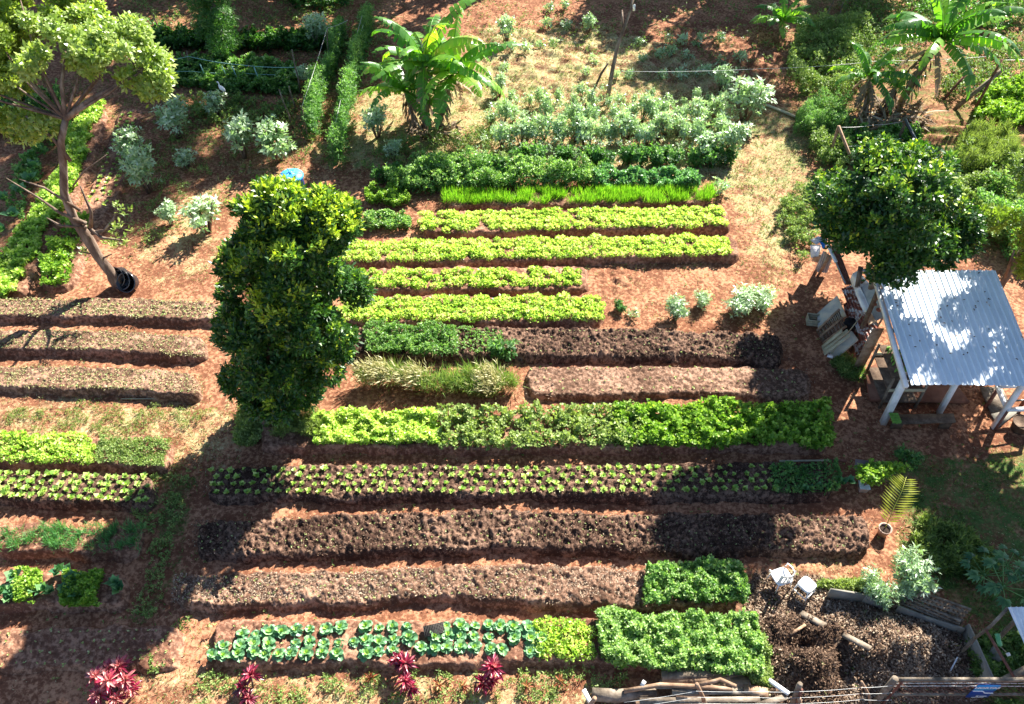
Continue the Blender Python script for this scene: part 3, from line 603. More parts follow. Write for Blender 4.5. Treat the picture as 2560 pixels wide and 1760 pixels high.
def mass(name, mat, poly, n, hh, label, cat, L=0.06, W=0.045, k=5, seed=0, z0=0.0, keep=0.0, clump=1.6, tilt=0.9, rmean=0.5):
    g = np.random.default_rng(seed); return carpet(name, mat, in_px(poly, n, g), z0, hh, label, cat, L, W, k, seed, clump, True, tilt, keep, rmean)
mass("herb_row", M_parsley, [(960, 470), (950, 440), (1080, 425), (1500, 440), (1490, 478), (1300, 485), (1000, 490)], 9000, 0.75, "tall bushy green herbs above the left part of the chive row", "herbs", 0.085, 0.05, 5, 201, rmean=0.7, clump=1.0)
mass("kale_row", M_cassava, [(1480, 462), (1500, 445), (1740, 445), (1745, 480), (1500, 484)], 2300, 0.5, "blue green curly kale above the right part of the chive row", "kale", 0.10, 0.08, 5, 202, rmean=0.75, clump=1.1)
mass("herb_patch", M_yellowgreen, [(915, 512), (930, 480), (1010, 478), (1030, 512), (980, 524)], 1500, 0.4, "rounded green herb patch right of the dark tree top", "herbs", 0.07, 0.055, 5, 203, rmean=0.45)
mass("herb_patch", M_parsley, [(900, 582), (905, 548), (1010, 545), (1022, 570), (1010, 585)], 1300, 0.3, "deep green herb patch at the left end of the topmost lettuce bed", "herbs", 0.07, 0.055, 5, 204, rmean=0.7)
mass("leafy_row", M_lettuce, [(-40, 745), (0, 665), (92, 535), (138, 445), (215, 275), (266, 272), (206, 445), (160, 535), (85, 665), (48, 745)], 4200, 0.30, "slanting row of broad bright leaves behind the leaning trunk", "leafy greens", 0.11, 0.09, 5, 205, 0.1, rmean=0.35)
mass("leafy_row", M_yellowgreen, [(110, 728), (140, 630), (185, 560), (232, 560), (210, 640), (165, 725)], 700, 0.4, "leafy plants at the near end of the slanting lettuce bed", "leafy greens", 0.12, 0.09, 5, 206, 0.1, keep=0.35, rmean=0.5)
mass("leafy_row", M_vine, [(20, 520), (70, 420), (120, 330), (150, 345), (120, 430), (60, 560)], 1100, 0.5, "broken row of leafy plants at the left below the big canopy", "leafy greens", 0.12, 0.09, 5, 207, keep=0.4, rmean=0.5)
mass("potato_row", M_parsley, [(360, 128), (380, 92), (850, 108), (850, 132)], 4200, 0.6, "shaded dark leafy row crossing under the dark shrub at the top left", "leafy greens", 0.13, 0.11, 5, 208, rmean=0.4)
mass("potato_row", M_parsley, [(400, 210), (380, 160), (740, 175), (740, 240), (520, 232)], 5200, 0.5, "shaded dark leafy row behind the green wire fence", "leafy greens", 0.13, 0.11, 5, 209, rmean=0.4)
mass("potato_patch", M_yellowgreen, [(2440, 300), (2450, 235), (2560, 205), (2640, 215), (2640, 320), (2500, 325)], 4200, 0.55, "sunlit leafy patch at the right edge beyond the crossed posts", "leafy greens", 0.11, 0.09, 5, 210, rmean=0.55)
mass("bramble", M_weed, [(1960, 210), (1990, 90), (2140, 60), (2180, 150), (2120, 260), (2010, 250)], 6500, 0.8, "tangle of weeds between the small banana and the big banana at the top right", "weeds", 0.09, 0.05, 5, 211, rmean=0.5, clump=0.8)
mass("fennel_clump", M_vine, [(1985, 350), (2000, 285), (2080, 270), (2120, 310), (2080, 365)], 5200, 0.9, "bright feathery clump beside the path at the upper right", "shrub", 0.07, 0.02, 6, 212, rmean=0.7, clump=0.9)
mass("bramble", M_weed, [(2320, 480), (2400, 400), (2640, 380), (2640, 620), (2450, 620)], 8200, 0.8, "tangle of bushes at the right edge above the tin roof", "weeds", 0.10, 0.06, 5, 213, rmean=0.55, clump=0.8)
mass("tall_grass_clump", M_grass, [(2360, 440), (2390, 375), (2500, 370), (2530, 420), (2480, 460)], 3200, 0.9, "bright tall grass clump right of the glossy tree", "grass", 0.25, 0.025, 5, 214, rmean=0.85, tilt=0.4)
mass("undergrowth", M_parsley, [(2060, 400), (2100, 340), (2290, 330), (2300, 420), (2200, 440)], 2600, 0.5, "dark undergrowth between the leaning timber frames", "weeds", 0.10, 0.08, 5, 215, rmean=0.5)
mass("undergrowth", M_parsley, [(-60, 330), (-60, 200), (160, 260), (180, 330), (60, 360)], 2600, 0.9, "dark undergrowth below the big canopy at the left", "weeds", 0.12, 0.08, 5, 216, rmean=0.3)
mass("undergrowth", M_parsley, [(700, 0), (720, -60), (900, -60), (880, 20), (760, 40)], 2400, 0.8, "dark bushes at the top edge left of the banana clump", "weeds", 0.14, 0.10, 5, 217, rmean=0.4)
mass("undergrowth", M_weed, [(400, 300), (420, 240), (740, 260), (740, 310), (520, 320)], 2600, 0.35, "shaded weeds behind the silver shrubs", "weeds", 0.09, 0.05, 5, 218, keep=0.42, rmean=0.4)
mass("weed_patch", M_weed, [(1985, 1480), (2110, 1460), (2210, 1480), (2200, 1500), (2090, 1480)], 1200, 0.25, "fresh weeds on the edge of the compost board below the silver shrub", "weeds", 0.09, 0.035, 5, 219, rmean=0.8)
mass("weed_patch", M_grass, [(2250, 1420), (2290, 1300), (2420, 1330), (2500, 1420), (2420, 1460), (2330, 1430)], 2300, 0.3, "rank green grass right of the silver shrub", "grass", 0.16, 0.03, 5, 220, keep=0.35, rmean=0.75, tilt=0.7)
mass("weed_patch", M_weed, [(590, 1080), (600, 1035), (660, 1025), (700, 1060), (660, 1110), (600, 1110)], 1200, 0.3, "bright weeds at the foot of the dark tree", "weeds", 0.1, 0.05, 5, 221, rmean=0.8)
mass("weed_patch", M_grass, [(700, 1105), (720, 1040), (800, 1040), (830, 1080), (800, 1112)], 1400, 0.3, "grassy weeds at the left end of the covered bed", "weeds", 0.14, 0.02, 5, 222, 0.15, rmean=0.8, tilt=0.5)
mass("weed_patch", M_weed, [(1850, 1660), (1895, 1600), (1935, 1690), (1930, 1730), (1890, 1720)], 900, 0.3, "trailing weeds spilling beside the wood pile", "weeds", 0.08, 0.03, 5, 223, 0.05, rmean=0.8)
mass("weed_patch", M_weed, [(2440, 1700), (2420, 1600), (2560, 1600), (2640, 1760), (2500, 1800)], 2300, 0.3, "dark weeds beside the leaning concrete board", "weeds", 0.1, 0.04, 5, 224, rmean=0.4)
mass("weed_patch", M_weed, [(2060, 900), (2090, 895), (2150, 930), (2140, 960), (2080, 925)], 700, 0.22, "pulled weeds lying below the leaning panels", "weeds", 0.12, 0.025, 5, 225, rmean=0.45)
mass("weed_patch", M_weed, [(300, 1640), (380, 1640), (470, 1560), (480, 1580), (400, 1700)], 260, 0.12, "scattered weeds right of the big red plant", "weeds", 0.06, 0.03, 5, 226, rmean=0.6)
mass("weed_patch", M_weed, [(500, 1690), (1560, 1676), (1560, 1760), (450, 1790)], 2000, 0.10, "scattered weeds along the bottom edge among the red plants", "weeds", 0.075, 0.028, 4, 227, keep=0.46, rmean=0.75)
mass("weed_patch", M_weed, [(330, 1240), (420, 1160), (480, 1170), (440, 1360), (380, 1540), (330, 1520), (380, 1400)], 1500, 0.12, "shaded weeds along the path left of the long beds", "weeds", 0.06, 0.03, 4, 228, keep=0.4, rmean=0.6)
mass("weed_patch", M_grass, [(0, 1030), (200, 1005), (560, 1030), (430, 1085), (0, 1070)], 1700, 0.08, "low grass on the strip above the bright lettuce at the left edge", "grass", 0.07, 0.015, 5, 229, keep=0.45, rmean=0.8, tilt=0.7)

mass("pepper_undergrowth", M_silver, [(1180, 420), (1230, 250), (1500, 240), (1850, 290), (1880, 350), (1800, 430), (1500, 410)], 3800, 0.5, "pale leafy growth filling the pepper field between the rows", "weeds", 0.10, 0.04, 5, 230, keep=0.45, rmean=0.6, clump=1.4)
mass("bramble", M_weed, [(2080, 180), (2100, 20), (2330, -20), (2360, 60), (2250, 180), (2140, 230)], 4200, 0.6, "rank weeds behind the top right banana clump", "weeds", 0.10, 0.05, 5, 231, keep=0.35, rmean=0.45)
mass("bramble", M_weed, [(2330, 250), (2360, 180), (2460, 120), (2640, 80), (2640, 220), (2440, 260)], 3600, 0.5, "weeds behind the crossed posts at the right edge", "weeds", 0.10, 0.05, 5, 232, keep=0.4, rmean=0.5)
mass("bramble", M_weed, [(1930, 560), (1950, 520), (2040, 440), (2070, 520), (2040, 600), (2010, 660), (1980, 640)], 2400, 0.35, "weeds along the path beside the glossy tree", "weeds", 0.09, 0.04, 5, 233, keep=0.35, rmean=0.6)
mass("bramble", M_weed, [(2040, 420), (2000, 300), (2080, 260), (2130, 330), (2120, 430)], 3000, 0.6, "weeds below the feathery clump beside the path", "weeds", 0.09, 0.05, 5, 234, keep=0.3, rmean=0.5)
mass("bramble", M_weed, [(900, 430), (940, 380), (1100, 340), (1240, 330), (1300, 420), (1100, 440)], 3000, 0.4, "weeds between the banana clump and the tall herbs", "weeds", 0.09, 0.03, 5, 235, keep=0.42, rmean=0.7)

mass("weed_patch", M_weed, [(1150, -60), (1180, 120), (1700, 160), (1950, 240), (1980, -60)], 4200, 0.25, "scattered weeds over the far brown mounds of the upper field", "weeds", 0.09, 0.035, 5, 240, keep=0.52, rmean=0.5)
mass("weed_patch", M_weed, [(340, 640), (300, 420), (420, 260), (740, 250), (760, 330), (620, 420), (560, 520)], 5200, 0.18, "weeds among the silvery shrubs at the upper left", "weeds", 0.07, 0.03, 5, 241, keep=0.5, rmean=0.55)
mass("weed_patch", M_weed, [(680, 260), (760, 60), (1000, 60), (880, 300), (830, 430), (740, 400)], 3000, 0.2, "weeds between and beside the vine rows", "weeds", 0.08, 0.035, 5, 242, keep=0.48, rmean=0.5)
mass("weed_patch", M_weed, [(300, 60), (300, -40), (900, -40), (850, 90), (400, 90)], 2600, 0.3, "shaded weeds along the top edge left of the vine rows", "weeds", 0.1, 0.04, 5, 243, keep=0.5, rmean=0.45)
mass("shrubbery", M_parsley, [(2250, 60), (2300, -80), (2700, -80), (2700, 60), (2480, 100)], 5200, 1.1, "dense dark shrubs along the top right edge", "shrubs", 0.13, 0.07, 5, 244, rmean=0.45, clump=0.6)
mass("shrubbery", M_vine, [(2420, 560), (2440, 500), (2640, 480), (2640, 700), (2520, 660)], 3800, 1.0, "leafy shrubs at the right edge above the roof corner", "shrubs", 0.11, 0.06, 5, 245, rmean=0.6, clump=0.8)

def blades(name, mat, XY, z0, L, W, label, cat, seed, lean=0.25, per=1, rmean=0.5, kind="stuff", build=True):
    g = np.random.default_rng(seed); XY = np.repeat(XY, per, axis=0); n = len(XY)
    XY = XY + g.normal(0, 0.02, (n, 2)) * (per > 1)
    z = z0 if np.ndim(z0) else np.full(n, z0)
    if len(z) != n: z = np.repeat(z, per)
    P = np.stack([XY[:, 0], XY[:, 1], z], -1); D = g.normal(0, lean, (n, 3)) + np.array([0, 0, 1.0])
    N = g.normal(0, 1, (n, 3)); V, Q = leaves(P, D, N, L * g.uniform(0.6, 1.2, n), W, 0.0, droop=0.15)
    q = QB().add(V, Q, np.clip(rmean + g.normal(0, 0.25, n), 0, 1))
    return tag(q.build(name, mat), label, cat, kind=kind)
g2 = np.random.default_rng(31)
xy, h = in_bed('N', 0.0, 1.0, 0.0, 1.0, 3400, g2); xy = xy[fbm(xy[:, 0] * 2.2, xy[:, 1] * 2.2, 61, 3) > 0.36]; blades("chive_row", M_chive, xy, h - 0.02, 0.34, 0.018, "bright upright chives in a narrow row above the lettuces", "chives", 301, 0.28, 3, 0.55)
xy, h = in_bed('L7', 0.06, 0.97, 0.05, 0.95, 330, g2); blades("spring_onion_rows", M_onion, xy, h - 0.02, 0.22, 0.016, "spring onions standing in loose rows at the left edge", "spring onions", 302, 0.5, 9, 0.5)
# grass clumps left of the dusty bed: seed-headed grass bending to the right
xy = np.concatenate([in_px([(905, 975), (915, 945), (1010, 950), (1130, 950), (1250, 930), (1295, 965), (1230, 1000), (1130, 985)], 4200, g2)])
g = np.random.default_rng(5); n = len(xy)
P = np.stack([xy[:, 0], xy[:, 1], g.uniform(0, 0.3, n)], -1); D = np.stack([g.normal(-0.15, 0.35, n), g.normal(-0.1, 0.35, n), np.full(n, 1.0)], -1)
V, Q = leaves(P, D, g.normal(size=(n, 3)), g.uniform(0.3, 0.6, n), 0.02, droop=0.3)
q = QB().add(V, Q, g.uniform(0.3, 1, n), 0)
k = fbm(xy[:, 0] * 1.6, xy[:, 1] * 1.6, 3, 2) > 0.54; P2 = P[k] + D[k] * 0.38; D2 = unit(D[k] + np.array([-0.6, -0.2, 0.1]) + g.normal(0, 0.2, (k.sum(), 3)))
V, Q = leaves(P2, D2, g.normal(size=(k.sum(), 3)), 0.22, 0.028, droop=0.25); q.add(V, Q, g.uniform(0.2, 1, k.sum()), 1)
tag(q.build("seeding_grass_clump", [M_weed, M_straw]), "pale green seeding grass clump standing above the covered bed", "grass", kind="stuff")

# grass over the open ground
def ground_blades(name, mat, n, ch, L, W, label, seed, lean, xr=(-19, 19), yr=(5.5, 42), rmean=0.5, base=0.0):
    g = np.random.default_rng(seed); x = g.uniform(*xr, n); y = g.uniform(*yr, n)
    d, gr, mu = masks(x, y); m = (d, gr, mu)[ch]
    px, py = to_px(x, y); m = m * (0.3 + 1.5 * (fbm(x * 1.3, y * 1.3, seed + 9, 4) > 0.47)) + base
    k = (g.uniform(0, 1, n) < m) & (px > -120) & (px < 2680) & (py > -60)
    x = x[k]; y = y[k]
    return blades(name, mat, np.stack([x, y], -1), earth_z(x, y) - 0.01, L, W, label, "grass", seed, lean, 3, rmean)
ground_blades("grass", M_straw, 150000, 0, 0.10, 0.014, "dry straw coloured grass on the open ground", 401, 1.1)
ground_blades("grass", M_grass, 130000, 1, 0.13, 0.018, "green grass on the open ground", 402, 0.9, rmean=0.5)
ground_blades("grass", M_grass, 60000, 0, 0.09, 0.014, "fresh grass mixed into the dry grass", 403, 0.9, rmean=0.85)
# litter on compost and straw on beds
def litter(name, XY, z, L, W, label, seed, mat=M_mulch, flat=0.5, rmean=0.5):
    g = np.random.default_rng(seed); n = len(XY)
    P = np.stack([XY[:, 0], XY[:, 1], z], -1); D = np.stack([g.normal(size=n), g.normal(size=n), g.normal(0, flat, n)], -1)
    N = np.stack([g.normal(0, .5, n), g.normal(0, .5, n), np.ones(n)], -1)
    if name == "leaf_litter":
        px, py = to_px(P[:, 0], P[:, 1]); rmean = np.where((px < 2110) & (py > 1560), 0.12, 0.55) + (fbm(P[:, 0] * 1.5, P[:, 1] * 1.5, 44, 3) - 0.5) * 0.9
    V, Q = leaves(P, D, N, L * g.uniform(0.5, 1.4, n), W * g.uniform(0.6, 1.3, n), 0.3)
    return tag(QB().add(V, Q, np.clip(rmean + g.normal(0, 0.3, n), 0, 1)).build(name, mat), label, "litter", kind="stuff")
xy = in_px([(1840, 1560), (1890, 1430), (2080, 1460), (2300, 1530), (2440, 1590), (2490, 1760), (1900, 1790), (1900, 1700)], 26000, g2)
litter("leaf_litter", xy, earth_z(xy[:, 0], xy[:, 1]) + g2.uniform(0, 0.04, len(xy)), 0.07, 0.04, "brown leaf litter and compost inside the board edging", 501)
g = np.random.default_rng(77); x = g.uniform(-16, 14, 26000); y = g.uniform(6, 38, 26000); k = fbm(x * 1.6, y * 1.6, 90, 3) > 0.47; x = x[k]; y = y[k]
litter("straw_bits", np.stack([x, y], -1), earth_z(x, y) + 0.012, 0.06, 0.012, "straw bits and dry stalks scattered over the paths", 505, M_straw, 0.3, 0.6)
x = g.uniform(-16, 14, 5200); y = g.uniform(6, 38, 5200); k = fbm(x * 1.1, y * 1.1, 95, 3) > 0.52; x = x[k]; y = y[k]
V, Q, r = rosettes(np.stack([x, y, earth_z(x, y) + 0.02], -1), np.tile([0, 0, 1.0], (len(x), 1)), 6, 0.055, 0.025, 1.0, g); tag(QB().add(V, Q, r).build("small_weeds", M_weed), "small weeds sprouting here and there on the paths", "weeds", kind="stuff")
for key, u0, u1, n, rm, lab in (('I', 0.0, 1.0, 9000, 0.25, "dark mulch scraps on the very long bed"), ('J', 0.0, 0.83, 12000, 0.62, "pale mulch scraps on the curving bed"), ('E', 0.37, 1.0, 4500, 0.3, "dark mulch scraps beside the parsley"),
                            ('H', 0.0, 1.0, 4000, 0.35, "brown mulch scraps between the young lettuces"), ('F', 0.0, 1.0, 1600, 0.5, "few mulch scraps on the dusty bed")):
    xy, h = in_bed(key, u0, u1, 0.0, 1.0, n, g2); litter("mulch_scraps", xy, np.full(n, h) + g2.uniform(-0.03, 0.02, n), 0.05, 0.022, lab, 510 + len(key) + n, rmean=rm)
for key in ('L1', 'L2', 'L3'):
    xy, h = in_bed(key, 0.0, 1.0, 0.0, 1.0, 2600, g2); litter("mulch_scraps", xy, np.full(2600, h) + g2.uniform(-0.01, 0.025, 2600), 0.06, 0.022, {"L1": "straw scraps on the bed at the foot of the trunk", "L2": "straw scraps on the middle left seedling bed", "L3": "straw scraps on the left seedling bed with the cane"}[key], 540 + int(key[1]), M_straw, rmean=0.3)

# ------------------------------------------------------------------ shrubs
def m_shrub(name, mat, seed, Ht, R, nst, nro, L, W, nl=6, tilt=1.0, cone=0.5, rmean=0.5, up=0.6):
    """shrub 1 m scale: returns (stem mesh, foliage mesh)"""
    g = np.random.default_rng(seed); st = QB(); C = []; A = []
    for k in range(nst):
        ph = g.uniform(0, 6.28); rr = R * math.sqrt(g.uniform(0, 1)) * 0.85; ht = Ht * g.uniform(0.65, 1.0) * (1 - 0.25 * rr / R)
        top = np.array([math.cos(ph) * rr, math.sin(ph) * rr, ht]); b = np.array([math.cos(ph) * rr * 0.15, math.sin(ph) * rr * 0.15, 0])
        md = (b + top) / 2 + g.normal(0, 0.04, 3); st.tube([b, md, top], [0.022 * Ht, 0.016 * Ht, 0.006 * Ht], 5)
        m = nro // nst; t = cone + (1 - cone) * g.uniform(0, 1, m) ** 0.6
        c = b * (1 - t)[:, None] + top * t[:, None] + g.normal(0, R * 0.2, (m, 3)) * np.array([1, 1, 0.7])
        C.append(c); A.append(unit(c - np.array([0, 0, Ht * up])) + np.array([0, 0, 0.7]) + g.normal(0, 0.3, (m, 3)))
    C = np.concatenate(C); C[:, 2] = np.maximum(C[:, 2], 0.04); A = np.concatenate(A)
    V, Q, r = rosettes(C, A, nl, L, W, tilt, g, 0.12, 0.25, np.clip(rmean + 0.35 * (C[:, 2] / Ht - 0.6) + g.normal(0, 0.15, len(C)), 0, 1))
    return st.data("stems", M_bark, True), QB().add(V, Q, r).data("foliage", mat)
SHR = {
    'pepper': [m_shrub("s", M_silver, 700 + i, 0.9, 0.34, 7, 80, 0.13, 0.05, 6) for i in range(3)],
    'tall': [m_shrub("s", M_silver, 710 + i, 1.5, 0.42, 8, 130, 0.15, 0.06, 7, cone=0.45) for i in range(3)],
    'dark': [m_shrub("s", M_vine, 720 + i, 0.9, 0.40, 8, 130, 0.15, 0.07, 6, rmean=0.45, cone=0.25) for i in range(3)],
    'fine': [m_shrub("s", M_silver, 740 + i, 1.5, 0.5, 9, 300, 0.125, 0.034, 8, cone=0.3) for i in range(3)],
    'small': [m_shrub("s", M_silver, 730 + i, 0.45, 0.24, 5, 34, 0.12, 0.055, 5, cone=0.3) for i in range(3)],
}
def shrub(kind, px, py, ht, name, label, cat, group=None, wide=1.0):
    """px, py: foot of the shrub in the photo; ht: height in metres"""
    st, fo = random.choice(SHR[kind]); p = onground(px, py)
    base = {'pepper': 0.9, 'tall': 1.5, 'fine': 1.5, 'dark': 0.9, 'small': 0.45}[kind]; s = ht / base
    o = empty(name, p - Vector((0, 0, 0.03)), label, cat, group, random.uniform(0, 6.28)); o.scale = (s * wide, s * wide, s)
    link("stem", st, o); link("foliage", fo, o); return o
# silver-leaved shrubs at the left
for px, py, ht, w, lab in [(375, 480, 2.1, 1.0, "tall silvery shrub right of the slanting lettuce bed, lit on top"), (342, 405, 1.6, 1.1, "dim silvery shrub behind the lit tall silvery shrub"),
        (612, 395, 2.1, 1.0, "lit silvery shrub left of the round one, near the dark tree top"), (700, 400, 1.9, 1.35, "round lit silvery shrub just above the blue barrel"), (430, 562, 1.1, 1.2, "small silvery shrub alone on the sunny slope"),
        (520, 580, 1.5, 1.4, "broad silvery shrub touching the dark tree on its left"), (450, 345, 1.8, 1.2, "shaded blue green shrub below the wire fence"), (470, 420, 0.9, 1.4, "low shaded dark shrub on the slope between the silvery ones"),
        (545, 290, 1.2, 1.2, "shaded shrub beside the white bird"), (765, 215, 1.1, 1.1, "pale shrub left of the first vine row, by the tall stake"), (800, 120, 1.9, 1.0, "pale tall shrub at the head of the vine rows")]:
    shrub('tall', px, py, ht, "silver_shrub", lab, "shrub", "silvery shrubs at the upper left", w)
for px, py, ht, w, lab in [(945, 345, 1.7, 1.0, "pale leafy shrub at the left foot of the banana clump"), (985, 400, 1.0, 1.1, "lower green shrub below the banana clump"),
        (1265, 110, 1.5, 1.0, "tall silvery shrub standing right behind the banana leaves"), (1250, 240, 1.2, 0.9, "silvery shrub right of the banana clump"),
        (1860, 300, 2.0, 1.3, "tall silvery shrub at the right end of the pepper field by the path"), (1800, 235, 1.5, 1.0, "lit shrub behind the right end of the pepper field"), (1470, 85, 1.1, 1.0, "lone silvery shrub above the brown mounds, left of the forked pole"),
        (1820, 390, 1.6, 1.3, "bushy shrub at the lower right end of the pepper field"), (1760, 400, 1.3, 1.2, "green silvery shrub left of the bushiest one at the field end")]:
    shrub('tall', px, py, ht, "silver_shrub", lab, "shrub", None, w)
# pepper rows
z3 = lambda x, y: (1240 + x / 2.66, y / 2.66)
for i, x in enumerate((180, 270, 450, 640, 720, 880, 960, 1050, 1160, 1330, 1440, 1520)):
    px, py = z3(x, 1095 + random.uniform(-8, 8)); shrub('dark', px, py, 0.85, "pepper_plant", "dark green pepper bush above the tall herbs, %s from left" % nth(i + 1), "pepper plant", "dark pepper bushes", 1.05)
for i in range(9):
    shrub('dark', 960 + i * 36, 455 - i * 3 + random.uniform(-5, 5), 0.8, "pepper_plant", "green pepper bush at the left behind the tall herbs, %s from left" % nth(i + 1), "pepper plant", "green bushes behind the herbs", 1.1)
for i in range(24):
    shrub('pepper', 1250 + i * 23 + random.uniform(-6, 6), 356 + random.uniform(-16, 14), random.uniform(0.8, 1.4), "pepper_plant", "pale pepper plant, %s from left in third row of the upper field" % nth(i + 1), "pepper plant", "pale pepper plants in the third row", 0.8)
for i in range(24):
    shrub('pepper', 1230 + i * 25 + random.uniform(-8, 8), 314 + random.uniform(-15, 14), random.uniform(0.6, 1.3), "pepper_plant", "pale pepper plant, %s from left in the row by the forked pole's foot" % nth(i + 1), "pepper plant", "pale pepper plants in the second row", 0.8)
for i in range(19):
    shrub('pepper', 1235 + i * 32 + random.uniform(-12, 12), 262 + random.uniform(-16, 14), random.uniform(0.45, 1.0), "pepper_plant", "short pale pepper plant, %s from left in the uppermost planted row" % nth(i + 1), "pepper plant", "pale pepper plants in the uppermost row", 0.75)
PPOS = [(110,340),(190,340),(300,320),(380,320),(60,470),(600,490),(650,420),(940,310),(975,410),(1090,380),(1165,385),(1275,390),(1340,300),(1160,285),(1240,290),(880,520),(800,530),(1100,520),(1225,520),(1500,430),(1610,420),(1340,500),(1420,500),(470,200),(355,190),(350,75),(450,65),(1480,290)]
PLAB = []
for x, y in PPOS:      # counted from the left within three bands of the upper field
    band = 0 if y < 250 else (1 if y < 400 else 2); k = sorted([a for a, b_ in PPOS if (0 if b_ < 250 else (1 if b_ < 400 else 2)) == band]).index(x) + 1
    PLAB.append("small silvery plant, %s from left among the %s mounds of the upper field" % (nth(k), ("farthest", "middle", "nearest")[band]))
for i, (x, y) in enumerate([(110,340),(190,340),(300,320),(380,320),(60,470),(600,490),(650,420),(940,310),(975,410),(1090,380),(1165,385),(1275,390),(1340,300),(1160,285),(1240,290),(880,520),(800,530),(1100,520),(1225,520),(1500,430),(1610,420),(1340,500),(1420,500),(470,200),(355,190),(350,75),(450,65),(1480,290)]):
    px, py = z3(x, y); shrub('small', px, py, random.uniform(0.4, 0.6), "young_shrub", PLAB[i], "young plant", "small silvery plants on the upper field")
# eggplants at the centre right
for px, py, ht, w, lab in [(1690, 792, 0.95, 1.0, "leafy bush with two tufts left of the gap, above the dark seedling bed"), (1755, 770, 0.7, 1.0, "thin low bush in the gap between the two leafy bushes"),
                      (1840, 780, 1.0, 1.3, "wide silvery leafy bush right of the gap, above the dark seedling bed"), (1905, 775, 0.9, 1.2, "rightmost leafy bush beside the path above the dark seedling bed")]:
    shrub('fine', px, py, ht, "leafy_bush", lab, "bush", None, w * 1.35)
shrub('dark', 1550, 775, 0.4, "leafy_bush", "round green tuft at the right end of the lowest bright lettuce row", "bush", None, 1.2)
shrub('small', 1580, 790, 0.35, "leafy_bush", "small tuft right of the round green tuft", "bush", None, 1.0)
shrub('dark', 1255, 890, 0.75, "leafy_bush", "dark green leafy bush where parsley meets the dark seedling bed", "bush", None, 1.25)
shrub('small', 1800, 490, 0.6, "leafy_bush", "silvery tuft at the right end of the chive row", "bush", None, 1.2)
for px, py, ht, w, lab in [(2185, 1492, 1.1, 1.2, "silvery shrub left of the other two, above the compost boards"), (2262, 1462, 1.45, 1.15, "tallest silvery shrub at the grass edge above the compost boards"), (2262, 1508, 0.8, 1.2, "lower right silvery shrub leaning over the slatted crates")]:
    shrub('fine', px, py, ht, "silver_shrub", lab, "shrub", None, w)
# kale plants at the left
KALE = [m_rosette("kale_plant", M_cassava, 80 + i, 8, 0.24, 0.19, 0.85, 0.1, 0.2, 0.15, ((1, 0), (0.6, 0.5))) for i in range(3)]
for i, (x, y) in enumerate(sorted([(20,840),(80,840),(130,830),(100,740),(245,830),(300,835),(340,850),(400,710),(445,705),(440,830),(500,770),(510,810),(520,860),(770,800),(800,830),(60,890)])):
    p = G(x / 2.66, 1160 + y / 2.66 + 4, 0.3); put("kale_plant", random.choice(KALE), p.x, p.y, 0.24, "blue green kale in the shaded left bed, %s from left" % nth(i + 1), "kale", "kale plants at the left edge", random.uniform(0.75, 1.1))
for i, (x, y) in enumerate([(400,160),(450,165),(500,140),(560,150),(650,120),(700,110)]):
    p = G(1860 + x / 2.66, 1160 + y / 2.66 + 4, 0.3); put("kale_plant", random.choice(KALE), p.x, p.y, 0.24, "blue green kale right of the young lettuces, %s from left" % nth(i + 1), "kale", "kale plants at the right end of the young lettuce bed", random.uniform(0.55, 0.8))
for i, (px, py) in enumerate([(20, 520), (42, 560), (15, 600), (62, 500), (85, 470), (100, 440)]):
    p = onground(px, py); put("kale_plant", KALE[i % 3], p.x, p.y, p.z + 0.2, "large leafy plant left of the slanting bright row, %s from below" % ("third", "second", "first", "fourth", "fifth", "sixth")[i], "kale", "leafy greens left of the slanting row", 1.6)
# red-leaved plants
def red_plant(px, py, R, heads, label, mat=None, nl=46, hue=0.0):
    R *= 0.86; p = onground(px, py); o = empty("red_cordyline", p, label, "red plant", None); g = np.random.default_rng(int(px))
    st = QB(); fo = QB()
    for hx, hy, hh, hr in heads:
        st.tube([(0, 0, -0.05), (hx * 0.5, hy * 0.5, hh * 0.5), (hx, hy, hh)], [0.03, 0.022, 0.015], 6)
        n = nl; ph = g.uniform(0, 6.283, n); ti = np.linspace(0.15, 1.75, n) + g.normal(0, 0.1, n)
        D = np.stack([np.sin(ti) * np.cos(ph), np.sin(ti) * np.sin(ph), np.cos(ti)], -1)
        C = np.tile(np.array([hx, hy, hh]), (n, 1)) + D * 0.02; N = np.array([0, 0, 1.0]) - D * D[:, 2:3] + g.normal(0, 0.1, (n, 3))
        L = R * hr * g.uniform(0.75, 1.1, n); S = unit(np.cross(D, N)); N = unit(np.cross(S, D))
        prof = [(0, 0.2), (0.35, 1.0), (0.7, 0.85), (1.0, 0.05)]; V = []; Wd = (L * 0.20)[:, None]
        for t, w in prof:
            c = C + D * (L * t)[:, None] + np.array([0, 0, -1]) * (L * 0.38 * t * t)[:, None]
            V += [c - S * Wd * w / 2 + N * 0.012, c - N * 0.008, c + S * Wd * w / 2 + N * 0.012]
        V = np.stack(V, 1); k = np.arange(n)[:, None] * 12
        Q = np.concatenate([k + np.array([a, a + 1, a + 4, a + 3]) for a in (0, 1, 3, 4, 6, 7)], 0)
        rv = np.clip(0.9 + hue - ti * 0.36 + g.normal(0, 0.24, n), 0, 1); fo.add(V.reshape(-1, 3), Q, np.tile(rv, 6))
    st.build("stem", M_bark, o, True); fo.build("foliage", mat or M_red, o); return o
red_plant(292, 1725, 0.34, [(0, 0, 0.5, 1.1), (-0.32, 0.1, 0.45, 1.0), (0.32, 0.05, 0.45, 1.0), (-0.2, -0.22, 0.3, 0.9), (0.18, -0.3, 0.25, 0.85), (0.1, 0.33, 0.45, 1.0), (0.45, -0.1, 0.3, 0.8), (-0.1, 0.3, 0.4, .9)], "largest red leaved plant with many pink heads at the lower left", hue=0.3)
